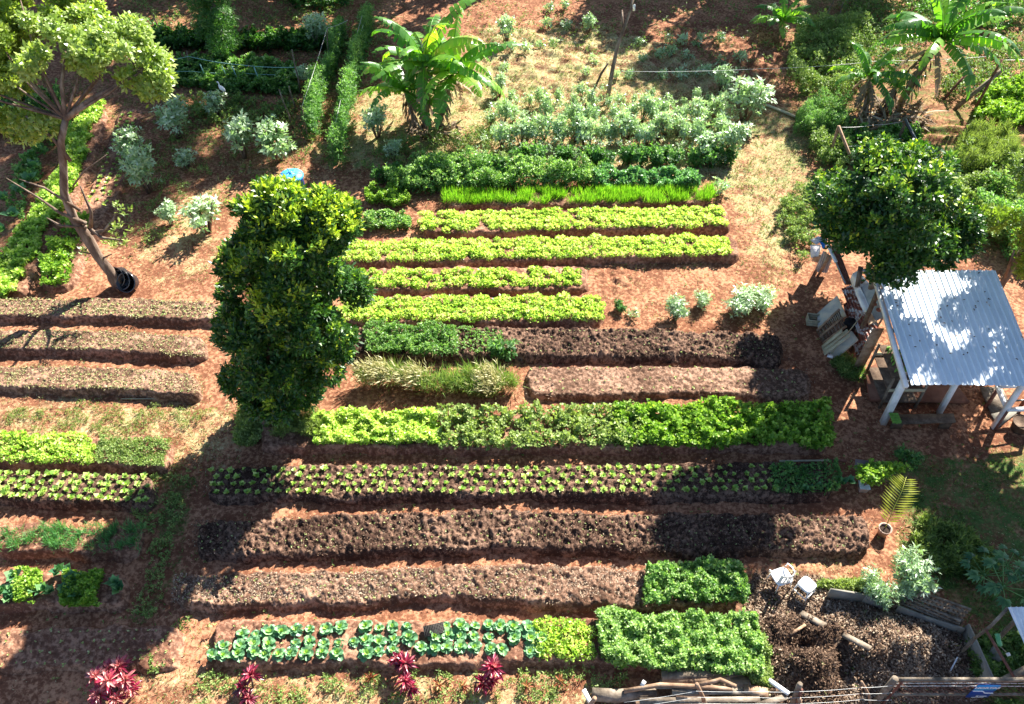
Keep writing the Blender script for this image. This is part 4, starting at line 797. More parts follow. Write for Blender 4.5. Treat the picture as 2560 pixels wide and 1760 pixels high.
red_plant(632, 1722, 0.32, [(0.05, 0.12, 0.45, 1.0), (-0.12, -0.08, 0.3, 0.9), (0.02, -0.28, 0.2, 0.8)], "dark red leaved plant below the left cabbages")
red_plant(1018, 1680, 0.31, [(0, 0.0, 0.45, 1.1), (-0.18, 0.12, 0.35, 0.9)], "red leaved plant touching the cabbages at the middle")
red_plant(1016, 1722, 0.29, [(0, 0.02, 0.35, 1.0), (0.12, -0.1, 0.25, 0.9)], "red leaved plant directly below the one touching the cabbages")
red_plant(1225, 1712, 0.34, [(0.08, 0.18, 0.5, 1.1), (-0.16, -0.08, 0.3, 0.9), (0.05, -0.05, 0.3, 0.7)], "crimson leaved plant farthest right of the full red ones")
for px, py, lab in [(1098, 1720, "small withered red plant right of the middle red pair"), (1158, 1722, "tiny dark red plant left of the crimson one"), (1315, 1722, "small rusty plant right of the crimson one"), (1400, 1712, "withered reddish plant left of the grey log"), (930, 1700, "thin rusty plant left of the middle red pair")]:
    red_plant(px, py, 0.22, [(0, 0, 0.15, 1.0)], lab, M_rust_leaf, 12)

# ------------------------------------------------------------------ trees
def crown_pts(blobs, n, g, shell=0.55):
    """places spread through lumps; blobs: rows of x,y,z,r"""
    B = np.array(blobs); w = B[:, 3] ** 2; k = g.choice(len(B), n, p=w / w.sum())
    d = unit(g.normal(size=(n, 3))); r = B[k, 3] * (1 - shell * g.uniform(0, 1, n) ** 1.6)
    C = B[k, :3] + d * r[:, None] * np.array([1, 1, 0.85])
    return C, d
def tufts(path, n, g, rl):
    """small separate leafy lumps all over the outside of the crown and a few inside"""
    B = []
    for x, y, z, rx, ry, rz in path:
        for k in range(n):
            d = unit(g.normal(size=3)); q = g.uniform(0.82, 1.05) if k % 5 else g.uniform(0.2, 0.6)
            B.append((x + d[0] * rx * q, y + d[1] * ry * q, z + d[2] * rz * q, g.uniform(*rl)))
    return B
def tree(name, label, base, trunk, branches, blobs, nro, L, W, mat, nl=7, seed=0, tilt=1.05, rmean=0.45, yw=0.0, group=None, ztip=None, up=0.8, shell=0.55):
    g = np.random.default_rng(seed); b = Vector(base); o = empty(name, b, label, "tree", group)
    t = QB(); t.tube([Vector(p[:3]) - b for p in trunk], [p[3] for p in trunk], 12)
    for br in branches: t.tube([Vector(p[:3]) - b for p in br], [p[3] for p in br], 7)
    C, d = crown_pts(blobs, nro, g, shell); cen = np.array(blobs)[:, :3].mean(0)
    # limbs reaching into the crown lumps
    tp = Vector(trunk[-1][:3])
    for bl in blobs[::7]:
        e = Vector(bl[:3]); m = (tp + e) / 2 + Vector(g.normal(0, 0.15, 3)); t.tube([tp - b, m - b, e - b], [0.05, 0.03, 0.012], 5)
    t.build("trunk", M_bark, o, True)
    out = unit(C - cen); A = out * 0.8 + d * 0.5 + np.array([0, 0, up]) + g.normal(0, 0.3, (nro, 3))
    rr = rmean + g.normal(0, 0.12, nro)
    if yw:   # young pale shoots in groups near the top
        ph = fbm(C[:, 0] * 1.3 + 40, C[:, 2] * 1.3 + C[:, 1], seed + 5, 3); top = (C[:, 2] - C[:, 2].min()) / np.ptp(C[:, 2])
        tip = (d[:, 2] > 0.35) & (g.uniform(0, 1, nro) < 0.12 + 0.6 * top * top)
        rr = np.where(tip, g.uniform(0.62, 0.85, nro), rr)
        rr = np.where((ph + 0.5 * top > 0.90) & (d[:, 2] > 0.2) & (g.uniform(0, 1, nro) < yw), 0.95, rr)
    V, Q, r = rosettes(C, A, nl, L, W, tilt, g, 0.12, 0.28, np.clip(rr, 0, 1), 0.25)
    QB().add(V - np.array(base), Q, r).build("crown", mat, o); return o
def lumps(path, n, g, rl=(0.5, 0.85)):
    """path: x,y,z,rx,ry,rz stations; lumps on their outside"""
    B = []
    for x, y, z, rx, ry, rz in path:
        for k in range(n):
            d = unit(g.normal(size=3)); q = g.uniform(0.6, 0.95)
            B.append((x + d[0] * rx * q, y + d[1] * ry * q, z + d[2] * rz * q, g.uniform(*rl)))
    return B
gt = np.random.default_rng(91)
b = G(690, 1072)
blobs = tufts([(-6.3, 14.7, 1.2, 0.85, 0.8, 0.4), (-6.1, 14.7, 2.0, 1.35, 1.2, 0.7), (-5.75, 14.75, 3.1, 1.75, 1.5, 0.8), (-5.35, 14.8, 4.3, 1.75, 1.5, 0.8), (-5.1, 14.85, 5.4, 1.5, 1.35, 0.8), (-5.0, 14.9, 6.3, 1.25, 1.1, 0.7), (-5.35, 14.9, 7.0, 0.6, 0.6, 0.45), (-4.2, 14.9, 6.7, 0.55, 0.5, 0.4)], 22, gt, (0.22, 0.44)) + [(-6.3, 14.6, 5.6, 0.5), (-6.9, 14.6, 3.6, 0.5), (-5.4, 14.3, 4.6, 0.8), (-5.8, 14.3, 3.2, 0.8), (-5.1, 14.4, 5.8, 0.7)]
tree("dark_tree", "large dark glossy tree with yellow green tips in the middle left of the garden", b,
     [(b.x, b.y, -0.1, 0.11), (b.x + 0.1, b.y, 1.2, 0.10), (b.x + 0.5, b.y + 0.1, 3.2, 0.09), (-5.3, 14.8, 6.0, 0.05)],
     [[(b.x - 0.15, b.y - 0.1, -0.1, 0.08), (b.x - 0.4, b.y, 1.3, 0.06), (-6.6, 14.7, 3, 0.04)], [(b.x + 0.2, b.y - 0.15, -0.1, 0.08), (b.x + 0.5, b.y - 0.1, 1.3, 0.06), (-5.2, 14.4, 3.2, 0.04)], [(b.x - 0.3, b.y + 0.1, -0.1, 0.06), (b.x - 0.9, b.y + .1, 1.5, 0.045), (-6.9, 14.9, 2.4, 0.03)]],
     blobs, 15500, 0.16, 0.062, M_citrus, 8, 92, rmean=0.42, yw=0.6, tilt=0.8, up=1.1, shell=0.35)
b = G(300, 720)
blobs = lumps([(-12.2, 21.6, 7.6, 1.9, 1.6, 0.9), (-13.9, 21.4, 7.4, 1.7, 1.5, 1.1), (-10.6, 21.3, 7.4, 1.2, 1.2, 0.7), (-12.9, 22.8, 8.3, 2.0, 1.2, 0.8), (-15.0, 21.6, 7.0, 1.3, 1.4, 1.1)], 15, gt, (0.26, 0.5)) + [(-9.75, 20.8, 6.6, 0.4), (-9.5, 20.9, 6.9, 0.35), (-9.7, 21.2, 7.2, 0.4), (-13.6, 20.6, 5.6, 0.55), (-12.9, 20.5, 5.7, 0.4), (-14.6, 20.8, 5.8, 0.5)]
fk = Vector((-12.25, 20.4, 5.9))
mid = lambda t, dx=0, dy=0: (b.x * (1 - t) + fk.x * t + dx, b.y * (1 - t) + fk.y * t + dy, fk.z * t)
tree("canopy_tree", "tall leaning tree with a yellow green canopy and bare trunk at the left edge", b,
     [(b.x, b.y, -0.1, 0.22), (*mid(0.10, -0.12), 0.16), (*mid(0.22, -0.38), 0.15), (*mid(0.33, -0.5), 0.17), (*mid(0.45, -0.72), 0.13), (*mid(0.6, -0.75), 0.12), (*mid(0.75, -0.5), 0.11), (*mid(0.88, -0.35), 0.10), (*fk, 0.09)],
     [[(*fk, 0.09), (-11.6, 20.6, 6.3, 0.07), (-10.7, 20.8, 6.7, 0.05), (-10.0, 20.9, 7.0, 0.03)], [(-11.6, 20.6, 6.3, 0.05), (-10.9, 20.6, 6.3, 0.035), (-10.2, 20.7, 6.2, 0.02)],
      [(*fk, 0.07), (-12.2, 20.8, 6.7, 0.05), (-12.0, 21.3, 7.4, 0.03)], [(*mid(0.78, -0.25), 0.06), (-12.8, 20.3, 5.4, 0.045), (-13.3, 20.4, 6.0, 0.03)],
      [(*mid(0.42, -0.4), 0.07), (-13.4, 20.0, 3.0, 0.045), (-13.9, 20.1, 3.5, 0.03), (-14.6, 20.2, 4.1, 0.012)], [(*mid(0.40, -0.4), 0.06), (-13.5, 19.9, 2.6, 0.04), (-13.8, 19.9, 2.9, 0.015)],
      [(*mid(0.40, -0.3), 0.07), (-12.4, 19.9, 3.1, 0.045), (-12.5, 20.1, 3.9, 0.02)], [(*mid(0.36, -0.3), 0.07), (-12.2, 19.8, 2.5, 0.045), (-11.8, 19.8, 2.9, 0.03), (-11.6, 19.9, 3.2, 0.012)],
      [(*mid(0.38, -0.3), 0.06), (-12.3, 19.7, 2.3, 0.04), (-11.7, 19.7, 2.2, 0.02)], [(*mid(0.5, -0.45), 0.05), (-13.5, 20.0, 3.9, 0.035), (-14.1, 20.0, 4.2, 0.012)],
      [(*mid(0.64, -0.42), 0.03), (-12.2, 20.1, 4.4, 0.02), (-11.4, 20.2, 4.9, 0.008)], [(*mid(0.2, -0.25), 0.035), (-12.35, 19.9, 1.5, 0.015)], [(*mid(0.22, -0.28), 0.035), (-13.35, 19.9, 1.6, 0.015)]],
     blobs, 6400, 0.17, 0.075, M_limeleaf, 7, 93, rmean=0.60, yw=0.0, shell=0.5)
lo = QB()     # leaf tufts sprouting on the bare trunk
tp = np.array([(-11.55, 19.9, 3.2), (-11.7, 19.8, 2.6), (-11.9, 19.7, 2.2), (-13.3, 20.0, 1.4), (-12.1, 19.8, 2.0)])
C = np.repeat(tp, 8, 0) + gt.normal(0, 0.14, (40, 3)); V, Q, r = rosettes(C, np.tile([0, 0, 1.0], (40, 1)), 6, 0.15, 0.07, 1.0, gt)
lo.add(V - np.array(b), Q, r).build("foliage", M_limeleaf, [o for o in COL.objects if o.name == "canopy_tree"][0])
b = Vector((10.7, 18.3, 0))
blobs = tufts([(9.5, 17.0, 5.7, 1.35, 1.3, 1.0), (9.0, 16.9, 5.4, 1.0, 1.0, 0.9), (10.2, 17.2, 5.4, 1.1, 1.1, 1.1), (9.5, 17.2, 6.4, 0.9, 0.9, 0.5), (10.1, 17.0, 4.2, 0.9, 1.0, 0.6), (8.5, 17.1, 5.5, 0.7, 0.8, 0.6), (10.8, 17.0, 4.2, 0.9, 0.8, 0.5), (11.5, 17.5, 4.4, 0.7, 0.7, 0.4), (10.8, 19.2, 4.5, 1.3, 1.0, 0.8), (11.2, 20.2, 3.6, 1.4, 0.9, 0.8), (11.3, 20.9, 2.6, 1.3, 0.9, 0.7), (10.3, 19.9, 3.1, 1.2, 0.8, 0.7), (12.2, 21.6, 3.4, 0.9, 0.8, 0.6)], 16, gt, (0.24, 0.46))  # rear lumps, hidden behind the crown, are added to shade the junk
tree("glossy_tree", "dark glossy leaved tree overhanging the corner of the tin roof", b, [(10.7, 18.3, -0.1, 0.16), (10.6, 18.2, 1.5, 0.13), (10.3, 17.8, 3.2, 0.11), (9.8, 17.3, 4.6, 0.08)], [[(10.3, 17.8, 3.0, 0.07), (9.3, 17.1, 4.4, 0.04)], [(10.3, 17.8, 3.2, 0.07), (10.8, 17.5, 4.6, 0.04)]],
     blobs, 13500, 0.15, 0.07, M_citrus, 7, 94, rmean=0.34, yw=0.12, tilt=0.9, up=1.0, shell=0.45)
b = Vector((14.6, 18.6, 0))
blobs = lumps([(14.4, 18.7, 3.9, 1.2, 1.0, 0.9), (15.4, 19.2, 4.6, 1.3, 1.1, 1.0), (14.6, 19.6, 4.8, 1.1, 1.1, 0.9), (14.9, 18.2, 3.1, 0.9, 0.8, 0.7), (15.6, 20.0, 5.6, 1.1, 1.0, 0.7), (14.7, 19.6, 6.4, 1.3, 1.2, 0.7)], 8, gt, (0.26, 0.42))
tree("loose_tree", "loose light green tree behind the right side of the tin roof", b, [(14.6, 18.6, -0.1, 0.11), (14.65, 18.6, 1.8, 0.09), (14.9, 18.9, 3.4, 0.06)], [[(14.65, 18.6, 1.6, 0.05), (14.2, 18.3, 3.0, 0.03)]],
     blobs, 2100, 0.17, 0.06, M_limeleaf, 7, 95, rmean=0.35)
# low dark round shrub-tree at the top left
b = G(575, 155)
blobs = lumps([(b.x, b.y, 1.5, 1.1, 1.0, 0.8), (b.x, b.y, 2.6, 1.0, 0.9, 0.8), (b.x, b.y + 0.1, 3.6, 0.7, 0.7, 0.6)], 8, gt, (0.35, 0.6))
tree("dark_shrub_tree", "fine leaved dark tree in the shade at the top left", b, [(b.x, b.y, -0.1, 0.1), (b.x, b.y, 2.5, 0.06)], [], blobs, 4200, 0.15, 0.03, M_parsley, 7, 96, rmean=0.35)
# tall trees standing just beyond the top and right edges; they throw the shade over the upper corners
i = 0
for (x, y, ht, r, lab) in [(-8.0, 44.5, 21, 3.8, "tall tree beyond the upper left fence"), (-2.0, 44.5, 23, 3.8, "tall tree beyond the vine rows"), (-14.5, 45.0, 19, 3.8, "tall tree beyond the far left corner"), (10.0, 45.8, 9, 2.6, "low tree beyond the upper right field"), (15.5, 45.6, 13, 3.0, "tall tree beyond the upper right field"), (20.5, 46.0, 15, 3.0, "tall tree beyond the small banana"), (-20.5, 44.0, 18, 3.4, "tall tree at the far left beyond the canopy"), (2.6, 47.0, 25, 2.6, "slender tree beyond the middle of the upper field"), (16.2, 15.4, 11.0, 2.7, "tree to the right of the tin roof outside the yard")]:
    b = Vector((x, y, 0)); i += 1
    blobs = lumps([(x, y, ht * 0.6, r * 0.8, r * 0.8, ht * 0.14), (x, y, ht * 0.8, r * 0.8, r * 0.8, ht * 0.13), (x, y, ht * 0.42, r * 0.7, r * 0.7, ht * 0.1), (x, y + 1, 5.0, r * 0.7, r * 0.6, 1.3)], 12, gt, (r * 0.2, r * 0.33))
    tree("tall_tree", lab, b, [(x, y, -0.1, 0.2), (x + 0.1, y, ht * 0.4, 0.16), (x, y, ht * 0.75, 0.08)], [], blobs, int(800 * r), 0.40, 0.17, M_limeleaf, 6, 200 + i, rmean=0.3, group="tall trees beyond the garden")

# ------------------------------------------------------------------ banana plants
def banana_leaf(q, base, az, el, L, Wd, g, r, arch=1.0, seg=16):
    base = np.array(base); d = np.array([math.cos(az), math.sin(az), 0.0]); s = np.array([-math.sin(az), math.cos(az), 0.0])
    pts = []; a = el; p = base.copy(); step = L / seg
    for i in range(seg + 1):
        pts.append(p.copy()); p = p + (d * math.cos(a) + np.array([0, 0, math.sin(a)])) * step; a -= arch * (0.4 + 1.4 * i / seg) * 1.6 / seg
    pts = np.array(pts); twist = g.normal(0, 0.25)
    q.tube([tuple(x) for x in pts[::2]], list(np.linspace(0.03, 0.006, len(pts[::2]))), 4, 0.75)
    for sd in (-1, 1):
        droop = g.uniform(0.1, 0.6); 
        for i in range(1, seg):
            t0, t1 = i / seg, (i + 1) / seg
            w0 = Wd * 0.5 * math.sin(math.pi * min(1, t0 * 1.02) ** 0.75) ** 0.6 if t0 < 1 else 0.02
            w1 = Wd * 0.5 * math.sin(math.pi * min(0.999, t1 * 1.0) ** 0.75) ** 0.6 if t1 < 0.99 else 0.02
            if g.uniform() < 0.42: droop = g.uniform(0.0, 1.1)
            tear = 0.04 if g.uniform() < 0.4 else g.uniform(0.15, 0.6)
            dn = np.array([0, 0, -1.0]); dir_ = unit(s * sd * math.cos(droop) + dn * math.sin(droop) + np.array([0, 0, 1]) * twist * sd * 0.5 + d * 0.25)
            a0, a1 = pts[i], pts[i + 1]; e0 = a0 + dir_ * w0; e1 = a1 + dir_ * w1; e1 = e1 + (e0 - e1) * tear
            m0 = (a0 + e0) / 2 + np.array([0, 0, 0.03]); m1 = (a1 + e1) / 2 + np.array([0, 0, 0.03])
            rv = min(1, max(0, r + g.normal(0, 0.05))); q.add([a0, m0, m1, a1, e0, e1], [(0, 1, 2, 3), (1, 4, 5, 2)], rv)
def banana(px, py, ht, nl, L, Wd, label, seed, lean=(0, 0), group=None, dry=True, azs=None):
    g = np.random.default_rng(seed); p = onground(px, py); o = empty("banana_plant", p, label, "banana plant", group)
    tx, ty = lean; q = QB(); q.tube([(0, 0, -0.1), (tx * 0.4, ty * 0.4, ht * 0.45), (tx, ty, ht)], [0.13 * ht / 2.6, 0.11 * ht / 2.6, 0.06], 10)
    if dry:
        n = 60; ph = g.uniform(0, 6.28, n); t = g.uniform(0.15, 0.85, n)
        P = np.stack([tx * t + np.cos(ph) * 0.12, ty * t + np.sin(ph) * 0.12, ht * t], -1); D = np.stack([np.cos(ph) * 0.35, np.sin(ph) * 0.35, np.full(n, -1.0)], -1)
        V, Q = leaves(P, D, np.stack([np.cos(ph), np.sin(ph), np.zeros(n)], -1), g.uniform(0.3, 0.7, n), 0.1, 0.2); 
        QB().add(V, Q, g.uniform(0, 1, n)).build("dry_sheath", M_dryleaf, o)
    q.build("trunk", surf("banana_stem_%d" % seed, [(0.3, (0.08, 0.07, 0.03)), (0.5, (0.2, 0.17, 0.08)), (0.7, (0.26, 0.28, 0.1))], 6, 0.7, 0.2, 0, 0.2, (1, 1, 0.3)), o, True)
    c = QB()
    for k in range(nl):
        az = (azs[k] if azs else k * 2.4 + g.normal(0, 0.2)); e = (0.05 + 1.4 * (k / nl)) if azs is None else g.uniform(0.3, 1.15)
        r = g.choice([0.3, 0.5, 0.6, 0.85]); banana_leaf(c, (tx, ty, ht - 0.05), az, e, L * g.uniform(0.8, 1.15), Wd * g.uniform(0.85, 1.1), g, r, g.uniform(0.7, 1.15))
    c.build("crown", M_banana, o)
    if dry:
        c = QB()
        for k in range(4): banana_leaf(c, (tx * 0.9, ty * 0.9, ht * 0.9), g.uniform(0, 6.28), g.uniform(-0.9, -0.2), L * 0.6, Wd * 0.6, g, g.uniform(0.2, 0.8), 0.6, 10)
        c.build("dead_leaves", M_dryleaf, o)
    return o
banana(1040, 322, 1.6, 14, 2.5, 0.62, "leftmost stem of the big banana clump in the upper middle", 1, (-0.3, 0.1))
banana(1068, 330, 2.8, 19, 3.0, 0.7, "tallest banana stem in the middle of the upper clump", 2, (0.1, 0.3))
banana(1095, 320, 2.3, 17, 2.8, 0.66, "right stem of the big banana clump with leaves over the pale field", 3, (0.7, 0.2))
banana(2165, 290, 1.7, 11, 2.1, 0.5, "smaller left stem of the banana clump at the top right", 4, (-0.3, 0.2))
banana(2240, 275, 2.9, 19, 3.4, 0.74, "tall banana with long arching leaves at the top right", 5, (0.9, 0.3))
banana(2205, 280, 1.3, 7, 1.3, 0.4, "short banana shoot between the two top right stems", 6, (0.1, -0.2))
banana(1945, 95, 0.9, 14, 1.7, 0.5, "small low banana at the top beside the shaded field", 7, (0, 0), dry=False)
banana(2130, 35, 1.6, 9, 1.9, 0.5, "dark banana at the top edge behind the weeds", 8, (0, 0.2), dry=False)
banana(2480, 20, 2.0, 9, 2.2, 0.5, "dark banana at the top right corner", 9, (0, 0.2), dry=False)
banana(655, -30, 1.5, 9, 2.0, 0.5, "shaded banana at the top edge left of the vine rows", 10, (0, 0), dry=False)
banana(790, 10, 2.0, 8, 1.8, 0.45, "shaded banana with brown stem at the head of the vine rows", 11, (0, 0))
xy = in_px([(2120, 330), (2150, 270), (2290, 265), (2310, 320), (2200, 345)], 260, g2)
litter("dead_banana_leaves", xy, np.full(260, 0.08) + g2.uniform(0, 0.3, 260), 0.8, 0.12, "dead banana leaves heaped at the foot of the top right clump", 560, M_dryleaf)
xy = in_px([(1000, 345), (1030, 315), (1130, 315), (1150, 340), (1090, 352)], 120, g2)
litter("dead_banana_leaves", xy, np.full(120, 0.06) + g2.uniform(0, 0.2, 120), 0.6, 0.1, "dead leaves round the foot of the upper middle banana clump", 561, M_dryleaf)

# ------------------------------------------------------------------ stakes, vine rows, wires
def pole(name, a, bpx, label, cat, r=0.035, mat=None, group=None, z1=None, bend=0.03):
    """stake from its foot pixel to its top pixel (top height from z1 or found by keeping it upright)"""
    p = onground(*a); z = z1 if z1 is not None else ztop(p, bpx[1]); t = G(bpx[0], bpx[1], z)
    o = QB(); d = t - p; o.tube([Vector((0, 0, -0.1)), d * 0.35 + Vector((bend, 0, 0)), d * 0.7 + Vector((-bend * 0.6, bend, 0)), d], [r, r * 0.95, r * 0.9, r * 0.8], 8)
    ob = o.build(name, mat or M_bark, None, True); ob.location = p; tag(ob, label, cat, group); return ob, t
stk = "stakes of the vine rows and left fence"
tops = {}
for key, a, b_, lab in [('r1a', (768, 352), (755, 265), "near stake of the first vine row"), ('r1b', (820, 160), (818, 70), "stake at the far part of the first vine row"),
                   ('r2a', (832, 410), (830, 345), "near stake of the second vine row beside the dark tree top"), ('r2b', (880, 175), (877, 130), "dark stake halfway along the second vine row"),
                   ('s1', (751, 233), (730, 124), "long stake left of the first vine row"), ('s2', (732, 321), (698, 224), "leaning stake above the round silvery shrub"), ('s3', (740, 280), (722, 215), "thin stake between the long and the leaning stake"),
                   ('f1', (478, 186), (467, 127), "fence stake holding the green wires"), ('f2', (408, 270), (389, 203), "old stake right under the canopy edge"), ('t1', (320, 92), (294, 21), "dark stake at the top left behind the canopy"),
                   ('t2', (406, 100), (382, 34), "pale stake at the top left in the shade"), ('t3', (255, 45), (250, 8), "short stake at the top left corner"), ('t4', (480, 30), (468, -10), "thin stake at the top edge")]:
    _, tops[key] = pole("stake", a, b_, lab, "stake", 0.028 if key[0] != 's' else 0.035, M_wood_gray if key[0] in 'sf' else M_bark, stk)
def wire(name, pts, label, sag=0.04, r=0.007, mat=None, group=None):
    q = QB(); P = [Vector(p) for p in pts]; out = []
    for a, c in zip(P[:-1], P[1:]):
        for k in range(8): t = k / 8; v = a.lerp(c, t); v.z -= sag * 4 * t * (1 - t); out.append(v)
    out.append(P[-1]); q.tube(out, r, 4); return tag(q.build(name, mat or M_rope), label, "wire", group)
fe = G(870, 50, 1.7); fe2 = G(905, 40, 1.7)
wire("wire", [tops['r1a'], tops['r1b'], fe], "wire along the top of the first vine row")
wire("wire", [tops['r2a'], tops['r2b'], fe2], "wire along the top of the second vine row")
wire("wire", [tops['r2a'] - Vector((0.05, 0, 0.4)), tops['r2b'] - Vector((0.05, 0, 0.4)), fe2 - Vector((0, 0, 0.4))], "lower wire of the second vine row")
gw = surf("green_wire", [(0.3, (0.2, 0.42, 0.36)), (0.7, (0.35, 0.6, 0.52))], 20, 0.5, 0.3, 0, 0)
wire("wire", [G(370, 155, 1.0), tops['f1'] - Vector((0, 0, 0.25)), G(600, 162, 1.0), G(738, 168, 1.0)], "upper green wire of the left fence", 0.05, 0.012, gw)
wire("wire", [G(375, 172, 0.6), G(478, 178, 0.6), G(600, 182, 0.6), G(740, 186, 0.6)], "lower green wire of the left fence", 0.05, 0.010, gw)
for px_, py_ in [(500, 160), (555, 165), (580, 165), (635, 168)]:
    a = G(px_, py_, 1.0); q = QB(); q.tube([a, a + Vector((0.05, 0, -0.35)), a + Vector((0.15, 0, -0.62))], 0.02, 5); tag(q.build("fence_tie", gw), "pale rag tie on the green wires of the left fence, %s from left" % nth([500, 555, 580, 635].index(px_) + 1), "tie", "ties on the green wires")
wire("wire", [G(1545, 178, 1.4), G(1900, 172, 1.4), G(2200, 152, 1.4), G(2480, 140, 1.4)], "long thin wire crossing the upper field to the bananas", 0.06, 0.007)
def vine(pts, label, seed, n=3600, w=0.15, hh=1.25):
    g = np.random.default_rng(seed); P = np.array([(G(x, y).x, G(x, y).y) for x, y in pts]); d = np.concatenate([[0], np.cumsum(np.linalg.norm(np.diff(P, axis=0), axis=1))])
    s = g.uniform(0, d[-1], n); xy = np.stack([np.interp(s, d, P[:, 0]), np.interp(s, d, P[:, 1])], -1); lump = fbm(s * 1.4, s * 0 + seed, seed, 3)
    z = hh * g.uniform(0.05, 1, n) * (0.45 + 0.9 * lump); ww = w * (0.5 + lump) * (1 - 0.35 * z / hh)
    C = np.stack([xy[:, 0] + g.normal(0, ww), xy[:, 1] + g.normal(0, ww), z], -1); A = g.normal(0, 0.6, (n, 3)) + np.array([0, 0, 0.8])
    V, Q, r = rosettes(C, A, 6, 0.12, 0.04, 1.1, g, 0.1, 0.3, np.clip(0.25 + 0.5 * z / hh + g.normal(0, 0.15, n), 0, 1))
    return tag(QB().add(V, Q, r).build("tomato_vines", M_vine), label, "vines", kind="stuff")
vine([(780, 350), (800, 250), (835, 170), (860, 90)], "feathery vines climbing the first slanting wire row", 61)
vine([(845, 420), (860, 320), (885, 220), (910, 120), (925, 60)], "feathery vines climbing the second slanting wire row beside the banana clump", 62, 4200)

# forked pole and leaning stick in the field
p = G(1517, 258); q = QB()
def rel(px, py, z, o=p): return G(px, py, z) - o
q.tube([Vector((0, 0, -0.1)), rel(1530, 180, 1.1), rel(1545, 110, 2.1), rel(1562, 65, 2.75), rel(1578, 20, 3.3), rel(1584, -30, 4.0)], [0.09, 0.085, 0.075, 0.06, 0.05, 0.04], 9)
q.tube([rel(1556, 80, 2.5), rel(1556, 50, 2.9), rel(1555, 25, 3.2)], [0.05, 0.045, 0.035], 7)
q.tube([rel(1578, 20, 3.3), rel(1587, -10, 3.6)], [0.03, 0.02], 6)
o = q.build("forked_pole", M_bark, None, True); o.location = p; tag(o, "tall bare forked pole standing in the pepper field", "pole")
pole("stick", (1469, 247), (1520, 158), "dark charred stick leaning beside the forked pole", "stick", 0.05, M_wood_dark, None, 1.25)
q = QB(); a = G(1582, 12, 3.3); q.slab([a, a + Vector((0.1, 0, 0.02)), a + Vector((0.12, 0, -0.25)), a + Vector((0.02, 0, -0.25))], 0.01); tag(q.build("paper_tag", M_plastic_w), "white tag tied on the forked pole", "tag")
# A-frames and crossed posts at the right
def timber(name, a, za, c, zc, w, h, mat, label, cat="timber", group=None):
    A = G(*a, za); Cc = G(*c, zc); q = QB(); q.beam(Vector((0, 0, 0)), Cc - A, w, h); o = q.build(name, mat); o.location = A; return tag(o, label, cat, group)
def grp(name, label, cat, group, parts):
    """thing made of timbers: parts = (part name, a, za, b, zb, w, h, mat)"""
    A = G(*parts[0][1], parts[0][2]); o = empty(name, A, label, cat, group)
    for (pn, a, za, c, zc, w, h, mat) in parts:
        q = QB(); q.beam(G(*a, za) - A, G(*c, zc) - A, w, h); q.build(pn, mat, o)
    return o
grp("timber_frame", "brown timber A frame standing left of the glossy tree", "frame", "timber frames", [("leg", (2072, 395), 0.0, (2097, 315), 1.35, 0.09, 0.07, M_wood_tan), ("leg", (2137, 420), 0.0, (2096, 315), 1.38, 0.10, 0.08, M_wood_tan)])
grp("timber_frame", "dark frame with one black leg behind the glossy tree", "frame", "timber frames", [("leg", (2240, 358), 0.0, (2264, 308), 1.2, 0.10, 0.07, M_wood_gray), ("leg", (2328, 425), 0.0, (2262, 298), 1.35, 0.10, 0.08, M_black)])
wire("wire", [G(2100, 318, 1.3), G(2190, 312, 1.15), G(2262, 302, 1.3)], "top wire between the two timber frames")
wire("wire", [G(2120, 366, 0.7), G(2200, 354, 0.6), G(2255, 345, 0.7)], "lower wire between the two timber frames")
timber("post", (2385, 275), 0.0, (2508, 172), 1.75, 0.12, 0.12, M_wood_gray, "grey plank leaning across the rusty post at the upper right", "post")
timber("post", (2432, 282), 0.0, (2505, 148), 2.1, 0.09, 0.09, M_rustiron, "rusty red post crossed by the grey plank", "post")
timber("post", (2358, 250), 0.0, (2420, 180), 1.1, 0.08, 0.08, M_rustiron, "shorter rusty post under the banana leaves", "post")
for dz, lab in ((0.0, "top wire right of the crossed posts"), (-0.25, "middle wire right of the crossed posts"), (-0.5, "low wire right of the crossed posts")):
    wire("wire", [G(2502, 150, 2.0 + dz), G(2640, 146, 2.0 + dz)], lab, 0.02)
grp("railing", "low weathered rail beside the glossy tree", "rail", None, [("rail", (2128, 397), 0.4, (2165, 396), 0.4, 0.12, 0.1, M_wood_gray), ("leg", (2130, 402), 0.0, (2130, 396), 0.4, 0.08, 0.08, M_wood_dark)])
timber("plank", (1915, 262), 0.05, (1990, 292), 0.12, 0.14, 0.05, M_wood_pale, "pale plank lying at the edge of the path on the upper right", "plank")
pole("stick", (2041, 560), (2041, 488), "thin stake on the path edge whose long shadow crosses the grass", "stick", 0.03, M_wood_tan)
pole("bare_sapling", (2050, 78), (2085, 0), "bare pale sapling at the top right among weeds", "sapling", 0.03, M_bark)
pole("bare_sapling", (2092, 75), (2108, 5), "second bare sapling right of the first", "sapling", 0.03, M_bark)

